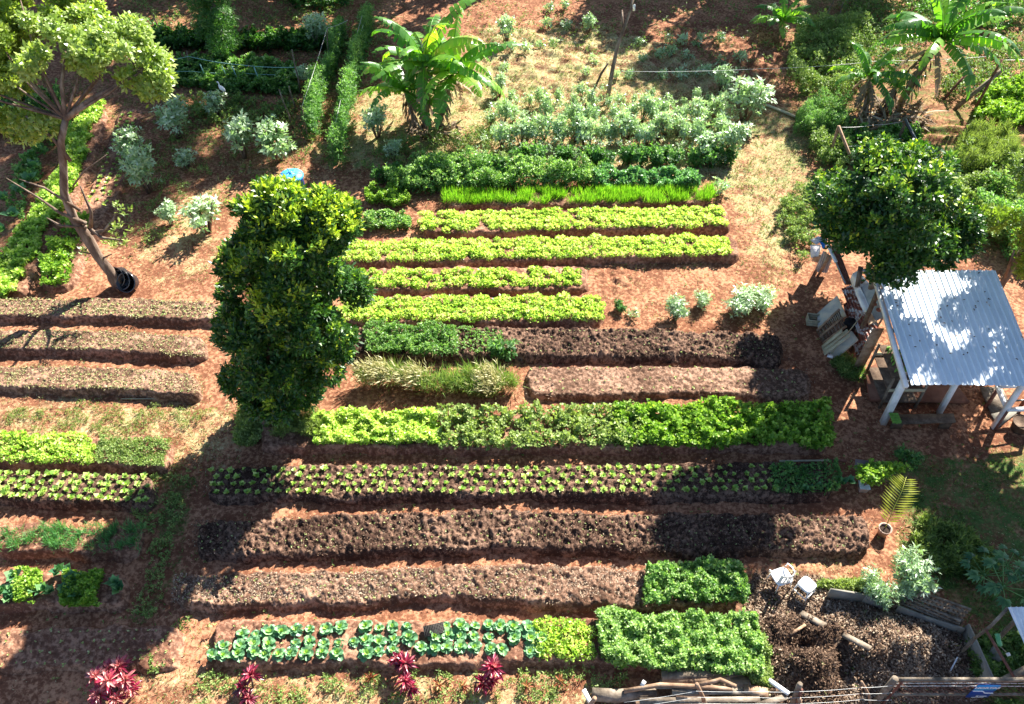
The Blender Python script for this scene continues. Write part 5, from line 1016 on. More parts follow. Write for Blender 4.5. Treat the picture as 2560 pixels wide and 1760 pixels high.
# ------------------------------------------------------------------ blue barrel, tubs, bird
p = G(742, 500)
o = empty("water_barrel", (p.x, p.y, 0), "blue plastic water barrel with a domed lid behind the dark tree top", "barrel")
def lathe(prof, n=28, cx=0, cy=0, cz=0, sx=1, sy=1):
    V = [(cx + r * math.cos(2 * math.pi * k / n) * sx, cy + r * math.sin(2 * math.pi * k / n) * sy, cz + z) for r, z in prof for k in range(n)]
    Q = [(i * n + k, i * n + (k + 1) % n, (i + 1) * n + (k + 1) % n, (i + 1) * n + k) for i in range(len(prof) - 1) for k in range(n)]
    return V, Q
zt = ztop(p, 440)
lb = max(0.8, zt)
V, Q = lathe([(0.001, 0), (0.36, 0), (0.38, 0.1), (0.37, 0.3), (0.39, 0.33), (0.38, lb * 0.6), (0.40, lb * 0.63), (0.38, lb)]); QB().add(V, Q).build("body", M_bluedark, o, True)
V, Q = lathe([(0.41, lb - 0.05), (0.43, lb), (0.41, lb + 0.04), (0.32, lb + 0.10), (0.18, lb + 0.14), (0.07, lb + 0.15), (0.07, lb + 0.18), (0.001, lb + 0.18)]); q = QB().add(V, Q)
for k in range(6):
    a = k * math.pi / 3; q.beam((0.09 * math.cos(a), 0.09 * math.sin(a), lb + 0.15), (0.36 * math.cos(a), 0.36 * math.sin(a), lb + 0.085), 0.03, 0.03)
q.build("lid", M_blue, o, True)
# black tubs nested on their side at the trunk
tb = G(322, 712)
for k, lab in enumerate(("black plastic tub nearest the leaning trunk", "middle black plastic tub of the three by the trunk", "outermost black plastic tub leaning by the trunk")):
    V, Q = lathe([(0.001, 0.0), (0.24, 0.0), (0.27, 0.02), (0.31, 0.30), (0.34, 0.33), (0.31, 0.335), (0.28, 0.31), (0.23, 0.05), (0.001, 0.04)], 26)
    o = QB().add(V, Q).build("plastic_tub", M_black, None, True); o.location = tb + Vector((-0.13 + 0.15 * k, 0.14 - 0.10 * k, 0.30 - 0.06 * k)); o.rotation_euler = (math.radians(38), math.radians(-55 + 8 * k), 0.5)
    tag(o, lab, "tub", "black tubs by the trunk")
# white bird
p = G(556, 228, 1.0); o = empty("white_egret", (p.x, p.y, 1.0), "white egret perched on a shrub in the shade behind the silver shrubs", "bird")
g = np.random.default_rng(3); q = QB()
q.tube([(0.12, 0, 0.0), (0.06, 0, 0.07), (0.0, 0, 0.13), (-0.05, 0, 0.20), (-0.07, 0, 0.27), (-0.06, 0, 0.34), (-0.09, 0, 0.40), (-0.13, 0, 0.41)], [0.02, 0.075, 0.085, 0.06, 0.03, 0.022, 0.028, 0.015], 12)
q.build("body", M_plastic_w, o, True)
QB().tube([(-0.13, 0, 0.41), (-0.2, 0, 0.40)], [0.012, 0.003], 6).build("beak", surf("beak", [(0.3, (0.5, 0.35, 0.05)), (0.7, (0.6, 0.4, 0.08))], 5, 0.5), o)
for sd in (-1, 1): QB().tube([(0.0, 0.02 * sd, 0.08), (0.01, 0.025 * sd, -0.1), (-0.03, 0.03 * sd, -0.12)], 0.008, 5).build("leg", M_black, o)

# ------------------------------------------------------------------ tin-roofed shelter
RZ0, RZ1 = 2.1, 2.8
c00 = G(2279, 963, RZ0); c10 = Vector((13.6, c00.y, RZ0)); c01 = G(2187, 676, RZ1); c01.x = c00.x - 0.1; c11 = Vector((13.5, c01.y, RZ1))
S0 = Vector((c00.x, c00.y, 0)); sh = empty("roof_shelter", S0, "open shelter with a dappled corrugated tin roof on white posts", "shelter")
nu_, nv_ = 460, 30; u = np.linspace(0, 1, nu_); v = np.linspace(0, 1, nv_); U, Vv = np.meshgrid(u, v)
c00n, c10n, c01n, c11n = [np.array(c - S0) for c in (c00, c10, c01, c11)]
Pp = (c00n * (1 - U)[..., None] + c10n * U[..., None]) * (1 - Vv)[..., None] + (c01n * (1 - U)[..., None] + c11n * U[..., None]) * Vv[..., None]
xx = U * 3.35; rib = (np.mod(xx / 0.167, 1.0)); Pp[..., 2] += 0.034 * np.clip(1 - np.abs(rib - 0.5) * 5.0, 0, 1) + (fbm(xx * 1.5, Vv * 3, 77, 2) - 0.5) * 0.02
Pp[..., 1] += (Vv < 0.01) * (fbm(np.floor(xx / 0.83) * 3.1, xx * 0, 5) - 0.5) * 0.12
id_ = np.arange(nu_ * nv_).reshape(nv_, nu_); Qt = np.stack([id_[:-1, :-1], id_[:-1, 1:], id_[1:, 1:], id_[1:, :-1]], -1)
q = QB().add(Pp, Qt); q.add(Pp - np.array([0, 0, 0.006]), Qt[..., ::-1]); q.build("roof", M_zinc, sh)
g = np.random.default_rng(19); n = 60; uu = g.uniform(0.02, 0.9, n); vv = g.uniform(0.1, 1, n) ** 0.7
PL = (c00n * (1 - uu)[:, None] + c10n * uu[:, None]) * (1 - vv)[:, None] + (c01n * (1 - uu)[:, None] + c11n * uu[:, None]) * vv[:, None] + np.array([0, 0, 0.042])
V, Q = leaves(PL, g.normal(size=(n, 3)) * np.array([1, 1, 0.1]), np.tile([0, 0, 1.0], (n, 1)), g.uniform(0.05, 0.11, n), 0.045, 0.2); tag(QB().add(V + np.array(S0), Q, g.uniform(0.1, 0.8, n)).build("fallen_leaves", M_mulch), "dry leaves fallen on the tin roof", "leaves", kind="stuff")
def sp(name, a, c, w, h, mat): q = QB(); q.beam(Vector(a) - S0, Vector(c) - S0, w, h); return q.build(name, mat, sh)
f1 = G(2208, 1056); sp("post", (f1.x, f1.y, -0.1), (f1.x, f1.y + 0.03, 2.0), 0.15, 0.15, M_white)
f2 = G(2347, 1033); sp("post", (f2.x, f2.y, 0.0), (f2.x, f2.y + 0.03, 2.0), 0.12, 0.12, M_white)
sp("post", (13.3, 14.3, -0.1), (13.3, 14.3, 2.0), 0.12, 0.12, M_white)
sp("post", (10.2, 17.2, -0.1), (10.2, 17.2, 2.65), 0.10, 0.10, M_wood_dark); sp("post", (13.3, 17.2, -0.1), (13.3, 17.2, 2.65), 0.10, 0.10, M_wood_dark)
sp("beam", (10.12, 14.05, 2.0), (10.12, 17.4, 2.66), 0.11, 0.12, M_white)
sp("beam", (10.2, 14.35, 2.04), (13.4, 14.35, 2.04), 0.08, 0.1, M_wood_gray); sp("beam", (10.2, 17.2, 2.64), (13.4, 17.2, 2.64), 0.08, 0.1, M_wood_gray); sp("beam", (10.2, 15.8, 2.3), (13.4, 15.8, 2.3), 0.08, 0.1, M_wood_gray)
q = QB(); a = Vector((f2.x + 0.05, f2.y - 0.1, 1.55)) - S0
gg = np.random.default_rng(8); uu = np.linspace(0, 1, 10); VV = []
for i in range(10):
    for j in range(10): VV.append((a.x - 0.16 + 0.42 * uu[j], a.y + 0.02 * math.sin(j * 1.7) + 0.03 * math.sin(i * 2.3 + j), a.z + 0.3 - 0.42 * uu[i] - 0.04 * math.sin(j * 2.9) * (i > 7)))
q.add(VV, [(i * 10 + j, i * 10 + j + 1, (i + 1) * 10 + j + 1, (i + 1) * 10 + j) for i in range(9) for j in range(9)])
o = q.build("hanging_cloth", M_jeans); o.location = S0; tag(o, "faded blue cloth hanging on the second white post of the shelter", "cloth")
# earth floor slab, bench, bananas
q = QB(); q.slab([G(2172, 1004, 0.06), G(2420, 1010, 0.06), G(2300, 860, 0.06), G(2160, 930, 0.06)][::-1], 0.12)
tag(q.build("floor_slab", surf("packed_earth", [(0.3, (0.14, 0.06, 0.038)), (0.7, (0.26, 0.125, 0.08))], 3, 0.95, 0.1, 0, 0.4)), "packed red earth floor under the tin roof", kind="structure")
A = G(2300, 1060); o = empty("bench", (A.x, A.y, 0), "long dark plank bench in front of the shelter posts", "bench")
def rl(px, py, z): return G(px, py, z) - Vector((A.x, A.y, 0))
QB().slab([rl(2232, 1060, 0.45), rl(2390, 1055, 0.45), rl(2384, 1033, 0.45), rl(2246, 1036, 0.45)], 0.04).build("seat", M_wood_dark, o)
for px in (2250, 2372): QB().beam(rl(px, 1047, 0.41), rl(px, 1047, 0.41) - Vector((0, 0, 0.41)), 0.3, 0.05, up=(0, 1, 0)).build("leg", M_wood_dark, o)
QB().beam(rl(2252, 1056, 0.2), rl(2372, 1054, 0.2), 0.04, 0.06).build("stretcher", M_wood_dark, o)
A = G(2236, 1046, 0.45); q = QB()
for r_ in range(4):
    for k in range(7):
        x = -0.13 + 0.035 * k; y = -0.12 + 0.085 * r_; q.tube([(x, y, 0.05), (x + 0.01, y - 0.03, 0.09), (x + 0.01, y - 0.07, 0.085), (x, y - 0.10, 0.05)], [0.008, 0.02, 0.02, 0.006], 6)
q.tube([(-0.02, 0.2, 0.03), (0, 0, 0.04), (0.0, -0.2, 0.03)], 0.025, 6)
o = q.build("banana_bunch", M_banana_fruit, None, True); o.location = A; tag(o, "bunch of green bananas at the left end of the dark bench", "bananas")
for k, (px, py, mt, lab) in enumerate([(2335, 1066, M_plastic_w, "clear white bottle lying in front of the bench"), (2370, 1064, M_blue, "blue bottle lying in front of the right end of the bench")]):
    q = QB(); q.tube([(-0.13, 0, 0), (0.05, 0, 0), (0.1, 0, 0), (0.14, 0, 0)], [0.045, 0.045, 0.02, 0.018], 12); o = q.build("bottle", mt, None, True); o.location = G(px, py, 0.06); tag(o, lab, "bottle")
# right-hand boards and white table frame
A = G(2490, 1000); q = QB()
q.slab([G(2478, 1030, 0.12), G(2530, 1018, 0.12), G(2504, 966, 0.12), G(2450, 968, 0.12)], 0.05); tag(q.build("board", M_wood_gray), "mottled board lying below the roof edge at the right", "board")
q = QB(); q.slab([G(2498, 1066, 0.08), G(2545, 1030, 0.08), G(2520, 1012, 0.08), G(2478, 1034, 0.08)], 0.06); tag(q.build("stone_slab", M_concrete), "pale stone slab in the sun below the mottled board", "slab")
A = G(2520, 1025, 0.8); A0 = Vector((A.x, A.y, 0)); o = empty("white_table_frame", A0, "white framed glass top table at the right edge below the roof", "table")
zt_ = 0.85
for a, c in (((2492, 966), (2518, 1024)), ((2518, 1024), (2610, 1022)), ((2492, 966), (2590, 964))): QB().beam(G(*a, zt_) - A0, G(*c, zt_) - A0, 0.11, 0.06).build("frame", M_white, o)
for a in ((2520, 1024), (2606, 1022), (2496, 970), (2585, 968)): t_ = G(*a, zt_) - A0; QB().beam((t_.x, t_.y, 0), (t_.x, t_.y, zt_ - 0.03), 0.07, 0.07).build("leg", M_rustiron, o)
QB().beam(G(2515, 1003, zt_) - A0, G(2600, 998, zt_) - A0, 0.04, 0.04).build("crossbar", M_black, o)
p = G(2545, 1075); V, Q = lathe([(0.001, 0), (0.2, 0), (0.26, 0.35), (0.28, 0.36), (0.25, 0.33), (0.001, 0.3)], 22); q = QB().add(V, Q); o = q.build("bucket", M_wood_dark, None, True); o.location = p; tag(o, "dark bucket standing in for the table shadow at the right edge", "bucket")  # dark shape added where the table's shadow falls
# rack under the roof, seen through the gap
A = G(2225, 920); A0 = Vector((10.35, 15.0, 0)); o = empty("storage_rack", A0, "wooden rack holding green fruit under the left roof edge", "rack")
for x in (0, 1.0):
    for y in (0, 1.3): QB().beam((x, y, 0), (x, y, 1.25), 0.06, 0.06).build("post", M_wood_gray, o)
for z in (0.25, 0.75, 1.2): QB().box((0.5, 0.65, z), (1.0, 1.3, 0.03)).build("shelf", M_wood_dark, o)
for y in (-0.03, 1.33): QB().beam((0, y, 0.8), (1.0, y, 0.8), 0.03, 0.1).build("rail", M_wood_pale, o)
q = QB()
for k in range(50): x, y = random.uniform(0.1, 0.9), random.uniform(0.2, 1.1); q.tube([(x, y, 1.23), (x + 0.05, y + 0.05, 1.29), (x + 0.1, y + 0.12, 1.24)], [0.015, 0.03, 0.01], 6)
o2 = q.build("green_fruit_pile", M_banana_fruit, None, True); o2.location = A0; tag(o2, "green fruit heaped on the rack under the roof", "fruit", kind="stuff")

# ------------------------------------------------------------------ junk beside the shelter
def panel(name, cs, t, mat, label, cat, group=None, wave=0.0, nw=60, curl=0.0):
    """flat or corrugated sheet through corners (px, py, z); corrugation runs from side 0-3 to side 1-2"""
    c = [np.array(G(x, y, z)) for x, y, z in cs]; nx_, ny_ = (nw, 6) if wave else (8, 8)
    U, Vv = np.meshgrid(np.linspace(0, 1, nx_), np.linspace(0, 1, ny_))
    P = (c[0] * (1 - U)[..., None] + c[1] * U[..., None]) * (1 - Vv)[..., None] + (c[3] * (1 - U)[..., None] + c[2] * U[..., None]) * Vv[..., None]
    n = unit(np.cross(c[1] - c[0], c[3] - c[0])); n = n if n[2] > 0 else -n
    w = np.linalg.norm(c[1] - c[0]); off = wave * np.sin(U * w / 0.075 * 6.283) if wave else curl * np.sin(U * 3.1 + 0.4) * np.sin(Vv * 2.7) 
    P1 = P + n * off[..., None]; P2 = P1 - n * t; m0 = P1.reshape(-1, 3).mean(0)
    id_ = np.arange(nx_ * ny_).reshape(ny_, nx_); Q = np.stack([id_[:-1, :-1], id_[:-1, 1:], id_[1:, 1:], id_[1:, :-1]], -1).reshape(-1, 4)
    e = np.concatenate([id_[0, :], id_[1:, -1], id_[-1, ::-1][1:], id_[::-1, 0][1:]]); k = nx_ * ny_
    side = np.array([(e[i], e[i + 1], e[i + 1] + k, e[i] + k) for i in range(len(e) - 1)])
    q = QB().add(np.concatenate([P1.reshape(-1, 3), P2.reshape(-1, 3)]) - m0, np.concatenate([Q, Q[:, ::-1] + k, side]))
    o = q.build(name, mat); o.location = m0; return tag(o, label, cat, group)
panel("leaning_panel", [(2043, 783, 0.15), (2092, 739, 0.85), (2114, 789, 0.85), (2045, 820, 0.15)], 0.03, M_panel, "pale stained panel leaning behind the slatted rack left of the shelter", "panel", curl=0.04)
A = G(2075, 815, 0.5); o = empty("slatted_rack", A, "dark slatted pallet leaning against the rusty sheets", "pallet")
cs = [G(2042, 827, 0.2), G(2099, 773, 0.95), G(2116, 815, 0.95), G(2058, 858, 0.2)]
for t in (0.0, 0.5, 1.0):
    a = cs[0].lerp(cs[3], t); c = cs[1].lerp(cs[2], t); QB().beam(a - A, c - A, 0.06, 0.05).build("rail", M_wood_tan, o)
for k in range(15):
    t = (k + 0.5) / 15; a = cs[0].lerp(cs[1], t); c = cs[3].lerp(cs[2], t); d = Vector((0, 0, -0.04)); QB().beam(a - A + d, c - A + d, 0.035, 0.02).build("slat", M_wood_gray if k % 2 else M_wood_dark, o)
panel("leaning_panel", [(2071, 880, 0.1), (2128, 827, 0.9), (2145, 850, 0.9), (2090, 898, 0.1)], 0.03, M_panel, "blue grey panel leaning below the pale boards", "panel", curl=0.03)
for k, (a, c, lab) in enumerate([((2055, 868), (2105, 827), "upper of the three pale boards on the leaning panels"), ((2058, 877), (2120, 826), "middle of the three pale boards"), ((2060, 885), (2124, 837), "lowest of the three pale boards")]):
    timber("pale_board", a, 0.28, c, 1.02, 0.11, 0.025, M_wood_pale, lab, "board", "pale boards")
A = G(2076, 887, 0.25); o = empty("broom", A, "long handled brush with a white head leaning across the junk", "broom")
QB().tube([Vector((0, 0, 0)), G(2161, 780, 1.45) - A], 0.015, 6).build("handle", M_wood_pale, o); QB().box((-0.02, -0.05, 0), (0.16, 0.1, 0.06), Matrix.Rotation(-0.4, 4, 'Z')).build("head", M_plastic_w, o)
panel("rusty_sheet", [(2104, 722, 0.95), (2142, 706, 1.15), (2198, 815, 1.15), (2158, 868, 0.95)], 0.004, M_rustsheet, "wide corrugated rusty sheet between the leaning panels and the white sheets", "metal sheet", "rusty sheets", 0.014)
panel("rusty_sheet", [(2108, 762, 0.5), (2124, 750, 0.7), (2166, 862, 0.7), (2142, 898, 0.3)], 0.004, M_rustsheet, "narrow rusty sheet under the wide one, near the black sack", "metal sheet", "rusty sheets", 0.014)
panel("rusty_sheet", [(2068, 612, 1.75), (2094, 616, 1.75), (2130, 712, 1.7), (2112, 712, 1.7)], 0.004, M_rusttop, "red brown rusty strip of roofing above the grey sheets", "metal sheet", "rusty sheets", 0.010)
timber("white_edge_pole", (2068, 610), 1.80, (2090, 655), 1.80, 0.09, 0.05, M_white, "short white edging on the rusty strip", "edging")
timber("white_edge_pole", (2084, 642), 1.79, (2113, 708), 1.75, 0.03, 0.03, M_grayzinc, "thin grey edging on the lower rusty strip", "edging")
timber("plank", (2141, 928), 0.0, (2196, 822), 1.9, 0.30, 0.04, M_wood_tan, "wide brown plank leaning up to the roof corner", "plank")
timber("pole", (2196, 812), 1.95, (2213, 785), 2.1, 0.05, 0.05, M_wood_tan, "short brown bar on top of the wide plank", "bar")
panel("white_sheet", [(2135, 724, 1.35), (2150, 718, 1.5), (2178, 775, 1.5), (2161, 783, 1.35)], 0.02, M_white, "curled white sheet lying along the rusty sheet", "sheet", curl=0.08)
panel("white_sheet", [(2152, 718, 1.45), (2190, 700, 1.9), (2224, 788, 1.9), (2190, 803, 1.5)], 0.01, M_grayzinc, "bluish white sheet with rust spots next to the tin roof", "sheet", curl=0.05)
for px_, py_, lab in ((2184, 760, "oval brown rust plate on the bluish white sheet"), (2198, 775, "second brown plate on the bluish white sheet")):
    V, Q = lathe([(0.001, 0.02), (0.085, 0.015), (0.09, 0.0)], 16); o = QB().add(V, Q).build("rusty_plate", M_rusttop, None, True); o.location = G(px_, py_, 1.78); tag(o, lab, "lid")
panel("tan_board", [(2161, 790, 1.18), (2177, 783, 1.25), (2192, 800, 1.25), (2172, 812, 1.18)], 0.03, M_cardboard, "small tan board below the curled white sheet", "board")
A = G(2152, 697, 1.2); o = empty("white_box", A, "white metal box with a brown stain behind the curled sheet", "box")
QB().slab([G(2131, 684, 1.5) - A, G(2145, 676, 1.5) - A, G(2173, 708, 1.5) - A, G(2158, 718, 1.5) - A][::-1], 0.35).build("body", M_white, o)
QB().slab([G(2145, 700, 1.506) - A, G(2153, 695, 1.506) - A, G(2162, 704, 1.506) - A, G(2154, 710, 1.506) - A][::-1], 0.005).build("stain_plate", M_rusttop, o)
for a, c, r_, mt, lab in (((2141, 718), (2150, 666), 0.05, M_bark, "short log standing between white box and sheets"), ((2147, 716), (2156, 668), 0.035, M_wood_gray, "grey stick beside the short log"), ((2190, 716), (2168, 672), 0.06, M_grayzinc, "grey pipe beside the tin roof corner"), ((2182, 712), (2160, 674), 0.05, M_grayzinc, "second grey pipe left of the other one")):
    q = QB(); A = G(*a, 1.5); q.tube([Vector((0, 0, 0)), G(*c, 1.9) - A], r_, 10); o = q.build("pipe" if mt is M_grayzinc else "log", mt, None, True); o.location = A; tag(o, lab, "pipe" if mt is M_grayzinc else "log")
A = G(2200, 740, 2.0); q = QB()
for a, c in (((2190, 750), (2213, 742)), ((2213, 742), (2200, 722)), ((2190, 750), (2200, 722))): q.beam(G(*a, 1.95) - A, G(*c, 2.05) - A, 0.03, 0.03)
o = q.build("iron_bracket", M_rustiron); o.location = A; tag(o, "black triangular iron bracket on the sheets beside the roof", "bracket")
panel("gray_sheet", [(2042, 680, 0.1), (2068, 682, 0.1), (2082, 642, 1.3), (2060, 628, 1.3)], 0.004, M_grayzinc, "grey corrugated sheet standing under the rusty strip", "metal sheet", wave=0.012)
timber("post", (2046, 688), 0.0, (2073, 640), 1.3, 0.07, 0.06, M_wood_tan, "brown post in front of the grey sheet", "post")
timber("post", (2040, 678), 0.0, (2062, 630), 1.25, 0.10, 0.04, M_grayzinc, "grey strip leaning left of the brown post", "strip")
panel("wood_crate_side", [(2030, 650, 0.5), (2050, 655, 0.5), (2058, 636, 1.0), (2036, 630, 1.0)], 0.04, M_wood_tan, "broken crate leaning behind the grey strips", "crate")
panel("blue_cloth", [(2048, 603, 1.5), (2069, 601, 1.5), (2062, 622, 1.35), (2056, 622, 1.35)], 0.006, M_bright_blue, "bright blue cloth on top of the grey junk", "cloth", curl=0.05)
panel("pale_sack", [(2026, 600, 1.3), (2046, 590, 1.5), (2072, 598, 1.5), (2040, 612, 1.35)], 0.03, M_white_cloth, "crumpled pale sack next to the bright blue cloth", "sack", curl=0.10)
panel("white_board", [(2026, 612, 1.0), (2052, 612, 1.2), (2046, 640, 1.1), (2028, 645, 0.8)], 0.02, M_white_cloth, "dirty white board under the pale sack", "board", curl=0.05)
p = G(2126, 808, 0.9); V, Q = lathe([(0.001, 0.14), (0.10, 0.13), (0.18, 0.05), (0.20, -0.1), (0.17, -0.3), (0.001, -0.32)], 18); g = np.random.default_rng(4)
V = np.array(V) + g.normal(0, 0.012, (len(V), 3)); o = QB().add(V, Q).build("black_sack", surf("matt_black", [(0.3, (0.006, 0.006, 0.008)), (0.7, (0.015, 0.015, 0.018))], 9, 0.9, 0.1, 0, 0.6), None, True); o.location = p; tag(o, "crumpled black sack between slatted pallet and rusty sheet", "sack")
# crate with green bottles
p = G(2034, 808); o = empty("vegetable_crate", p, "pale wooden crate holding green bottles on the path left of the junk", "crate", None, math.radians(-8))
for s_ in (-1, 1):
    for k in range(3):
        QB().box((0, s_ * 0.15, 0.05 + k * 0.09), (0.46, 0.012, 0.075)).build("side_slat", M_wood_pale, o); QB().box((s_ * 0.23, 0, 0.05 + k * 0.09), (0.012, 0.29, 0.075)).build("side_slat", M_wood_pale, o)
for sx in (-1, 1):
    for sy in (-1, 1): QB().box((sx * 0.21, sy * 0.13, 0.14), (0.03, 0.03, 0.28)).build("corner_post", M_wood_pale, o)
QB().box((0, 0, 0.01), (0.46, 0.3, 0.015)).build("bottom", M_wood_gray, o)
for k in range(9):
    q = QB(); q.tube([(-0.10, 0, 0), (0.03, 0, 0), (0.07, 0, 0), (0.11, 0, 0)], [0.028, 0.028, 0.012, 0.011], 8); b_ = q.build("green_bottle", M_green_plastic, None, True)
    b_.location = p + Vector((random.uniform(-0.12, 0.12), random.uniform(-0.08, 0.08), 0.17 + 0.02 * (k % 3))); b_.rotation_euler = (0, random.uniform(-0.2, 0.2), random.uniform(0, 3)); tag(b_, "green bottle lying in the pale wooden crate", "bottle", "green bottles in the crate")

# ------------------------------------------------------------------ pots and tools at the right end of the beds
A = G(2040, 1153, 0.03); o = empty("hoe", A, "hoe with a pale handle lying above the right end of the young lettuces", "hoe")
QB().tube([G(1948, 1153, 0.05) - A, G(2075, 1151, 0.05) - A], 0.028, 8).build("handle", M_wood_pale, o); QB().tube([G(2075, 1151, 0.05) - A, G(2116, 1152, 0.05) - A], 0.03, 8).build("socket", M_rustiron, o)
panel("clay_tile", [(2136, 1173, 0.25), (2140, 1148, 0.45), (2172, 1152, 0.45), (2175, 1170, 0.28)], 0.03, surf("mauve_tile", [(0.3, (0.20, 0.16, 0.16)), (0.7, (0.30, 0.25, 0.25))], 4, 0.8), "mauve clay tile leaning behind the potted leafy plant", "tile")
p = G(2155, 1224); o = empty("potted_plant", p, "leafy herb overflowing a white square tub at the right end of the young lettuces", "potted plant")
V, Q = lathe([(0.001, 0), (0.13, 0), (0.17, 0.2), (0.19, 0.21), (0.15, 0.2), (0.001, 0.18)], 4); V = np.array(V) @ np.array(Matrix.Rotation(0.7, 3, 'Z')).T; QB().add(V, Q).build("pot", M_plastic_w, o)
g = np.random.default_rng(12)
C = np.concatenate([g.normal(0, 1, (420, 3)) * np.array([0.17, 0.11, 0.08]) + np.array([0.15, 0.18, 0.45]), g.normal(0, 1, (160, 3)) * np.array([0.13, 0.08, 0.06]) + np.array([0.48, 0.30, 0.5]), g.normal(0, 1, (50, 3)) * np.array([0.13, 0.06, 0.05]) + np.array([0.85, 0.33, 0.5])]); C[:, 2] = np.maximum(C[:, 2], 0.08)
V, Q, r = rosettes(C, g.normal(0, 0.4, (len(C), 3)) + np.array([0, 0, 1]), 6, 0.085, 0.07, 1.0, g, rr=np.clip(0.6 + g.normal(0, 0.15, len(C)), 0, 1)); QB().add(V, Q, r).build("foliage", M_yellowgreen, o)
q = QB()
for k in range(6): q.tube([(0, 0, 0.18), (0.12 * k, 0.05 * k, 0.35), (0.17 * k, 0.06 * k, 0.5)], [0.012, 0.01, 0.006], 5)
q.build("stem", M_bark, o)
p = G(2262, 1160); st_, fo_ = SHR['dark'][0]; o = empty("leafy_bush", p, "broad leaved plant above the palm in the pot", "bush"); o.scale = (0.75, 0.75, 0.6); link("stem", st_, o); link("foliage", fo_, o)
p = G(2205, 1335); o = empty("potted_palm", p, "single yellow palm frond growing from a round clay pot", "potted palm")
V, Q = lathe([(0.001, 0), (0.11, 0), (0.15, 0.25), (0.165, 0.27), (0.14, 0.26), (0.13, 0.2), (0.001, 0.2)], 24); QB().add(V, Q).build("pot", M_clay, o, True)
V, Q = lathe([(0.001, 0.215), (0.134, 0.21)], 20); QB().add(V, Q).build("soil", M_potsoil, o)
q = QB(); top = G(2266, 1192, 1.15) - p; b0 = Vector((0.03, 0.05, 0.2)); pts = [b0, b0.lerp(top, 0.33) + Vector((0, 0, 0.10)), b0.lerp(top, 0.66) + Vector((0.02, 0, 0.14)), top]
q.tube(pts, [0.014, 0.011, 0.008, 0.004], 6, 0.5); P_ = []; D_ = []; N_ = []; L_ = []
fd = (top - b0).normalized(); sd = fd.cross(Vector((0, 0, 1))).normalized(); up_ = sd.cross(fd)
for k in range(19):
    t = 0.12 + 0.86 * k / 19; i_ = min(2, int(t * 3)); f_ = t * 3 - i_; c = pts[i_].lerp(pts[i_ + 1], f_)
    for s_ in (-1, 1):
        P_.append(tuple(c)); D_.append(tuple(sd * s_ + fd * 0.45 + up_ * 0.35)); N_.append(tuple(up_)); L_.append(0.30 * (0.55 + 0.9 * math.sin(math.pi * min(1, t * 0.85 + 0.1))) * random.uniform(0.8, 1.1))
V, Q = leaves(np.array(P_), np.array(D_), np.array(N_), np.array(L_), 0.04, 0.1, droop=0.2); q.add(V, Q, np.random.default_rng(2).uniform(0, 1, len(Q))); q.build("frond", M_palm, o)
# papaya / cassava-leaved plants by the slatted crates
PALM = []
for k in range(2):
    g = np.random.default_rng(70 + k); q = QB()
    for a in range(9):
        ph = a * 0.7 + g.normal(0, 0.1); pr = 0.35 + g.uniform(0, 0.2); c = np.array([math.cos(ph) * pr, math.sin(ph) * pr, 0.75 + g.uniform(-0.1, 0.1)])
        q.tube([(0, 0, 0.5), tuple(c)], [0.01, 0.006], 4, 0.9)
        f = 7; an = ph + (np.arange(f) - 3) * 0.5; D = np.stack([np.cos(an), np.sin(an), np.full(f, -0.1)], -1); V, Q = leaves(np.tile(c, (f, 1)), D, np.tile([0, 0, 1.0], (f, 1)), 0.24 - 0.03 * np.abs(np.arange(f) - 3), 0.075, 0.15, droop=0.2); q.add(V, Q, g.uniform(0.2, 0.9, f))
    q.tube([(0, 0, -0.05), (0, 0, 0.55)], [0.025, 0.018], 6, 0.9); PALM.append(q.data("hand_leaved_plant", M_cassava))
for k, (px, py, s_, lab) in enumerate([(2440, 1470, 1.0, "hand leaved green plant above the slatted crates"), (2480, 1500, 1.2, "larger hand leaved plant at the right of the slatted crates"), (2500, 1440, 0.8, "hand leaved plant in the sunny grass spot at the right")]):
    p = onground(px, py); put("hand_leaved_plant", PALM[k % 2], p.x, p.y, p.z, lab, "plant", None, s_)

# ------------------------------------------------------------------ white plastic seats
def legs_(o, w, d, h, mat, sp_=0.05, r_=0.018):
    for sx in (-1, 1):
        for sy in (-1, 1): QB().beam((sx * (w + sp_), sy * (d + sp_), 0), (sx * w, sy * d, h), 0.024, 0.024).build("leg", mat, o)
p = G(2012, 1487); p = G(2006, 1483); o = empty("plastic_stool", p, "square white plastic stool on the bare earth", "stool", None, math.radians(40))
V, Q = lathe([(0.001, 0.45), (0.15, 0.45), (0.185, 0.445), (0.195, 0.42), (0.19, 0.40)], 4); 
n_ = 28; an = np.linspace(0, 2 * np.pi, n_, endpoint=False); sq = (np.abs(np.cos(an)) ** 5 + np.abs(np.sin(an)) ** 5) ** (-1 / 5)
V = [(r_ * sq[k] * math.cos(an[k]), r_ * sq[k] * math.sin(an[k]), z) for r_, z in [(0.02, 0.448), (0.13, 0.45), (0.17, 0.445), (0.18, 0.42), (0.18, 0.395)] for k in range(n_)]
Q = [(i * n_ + k, i * n_ + (k + 1) % n_, (i + 1) * n_ + (k + 1) % n_, (i + 1) * n_ + k) for i in range(4) for k in range(n_)]
QB().add(V, Q).build("seat", M_plastic_w, o, True); legs_(o, 0.14, 0.14, 0.42, M_plastic_w)
for a, c in (((-0.17, -0.17), (0.17, -0.17)), ((-0.17, 0.17), (0.17, 0.17)), ((-0.17, -0.17), (-0.17, 0.17)), ((0.17, -0.17), (0.17, 0.17))): QB().beam((*a, 0.15), (*c, 0.15), 0.02, 0.03).build("stretcher", M_plastic_w, o)
p = G(1944, 1462); o = empty("plastic_chair", p, "white plastic chair with a rounded seat left of the square stool", "chair", None, math.radians(200))
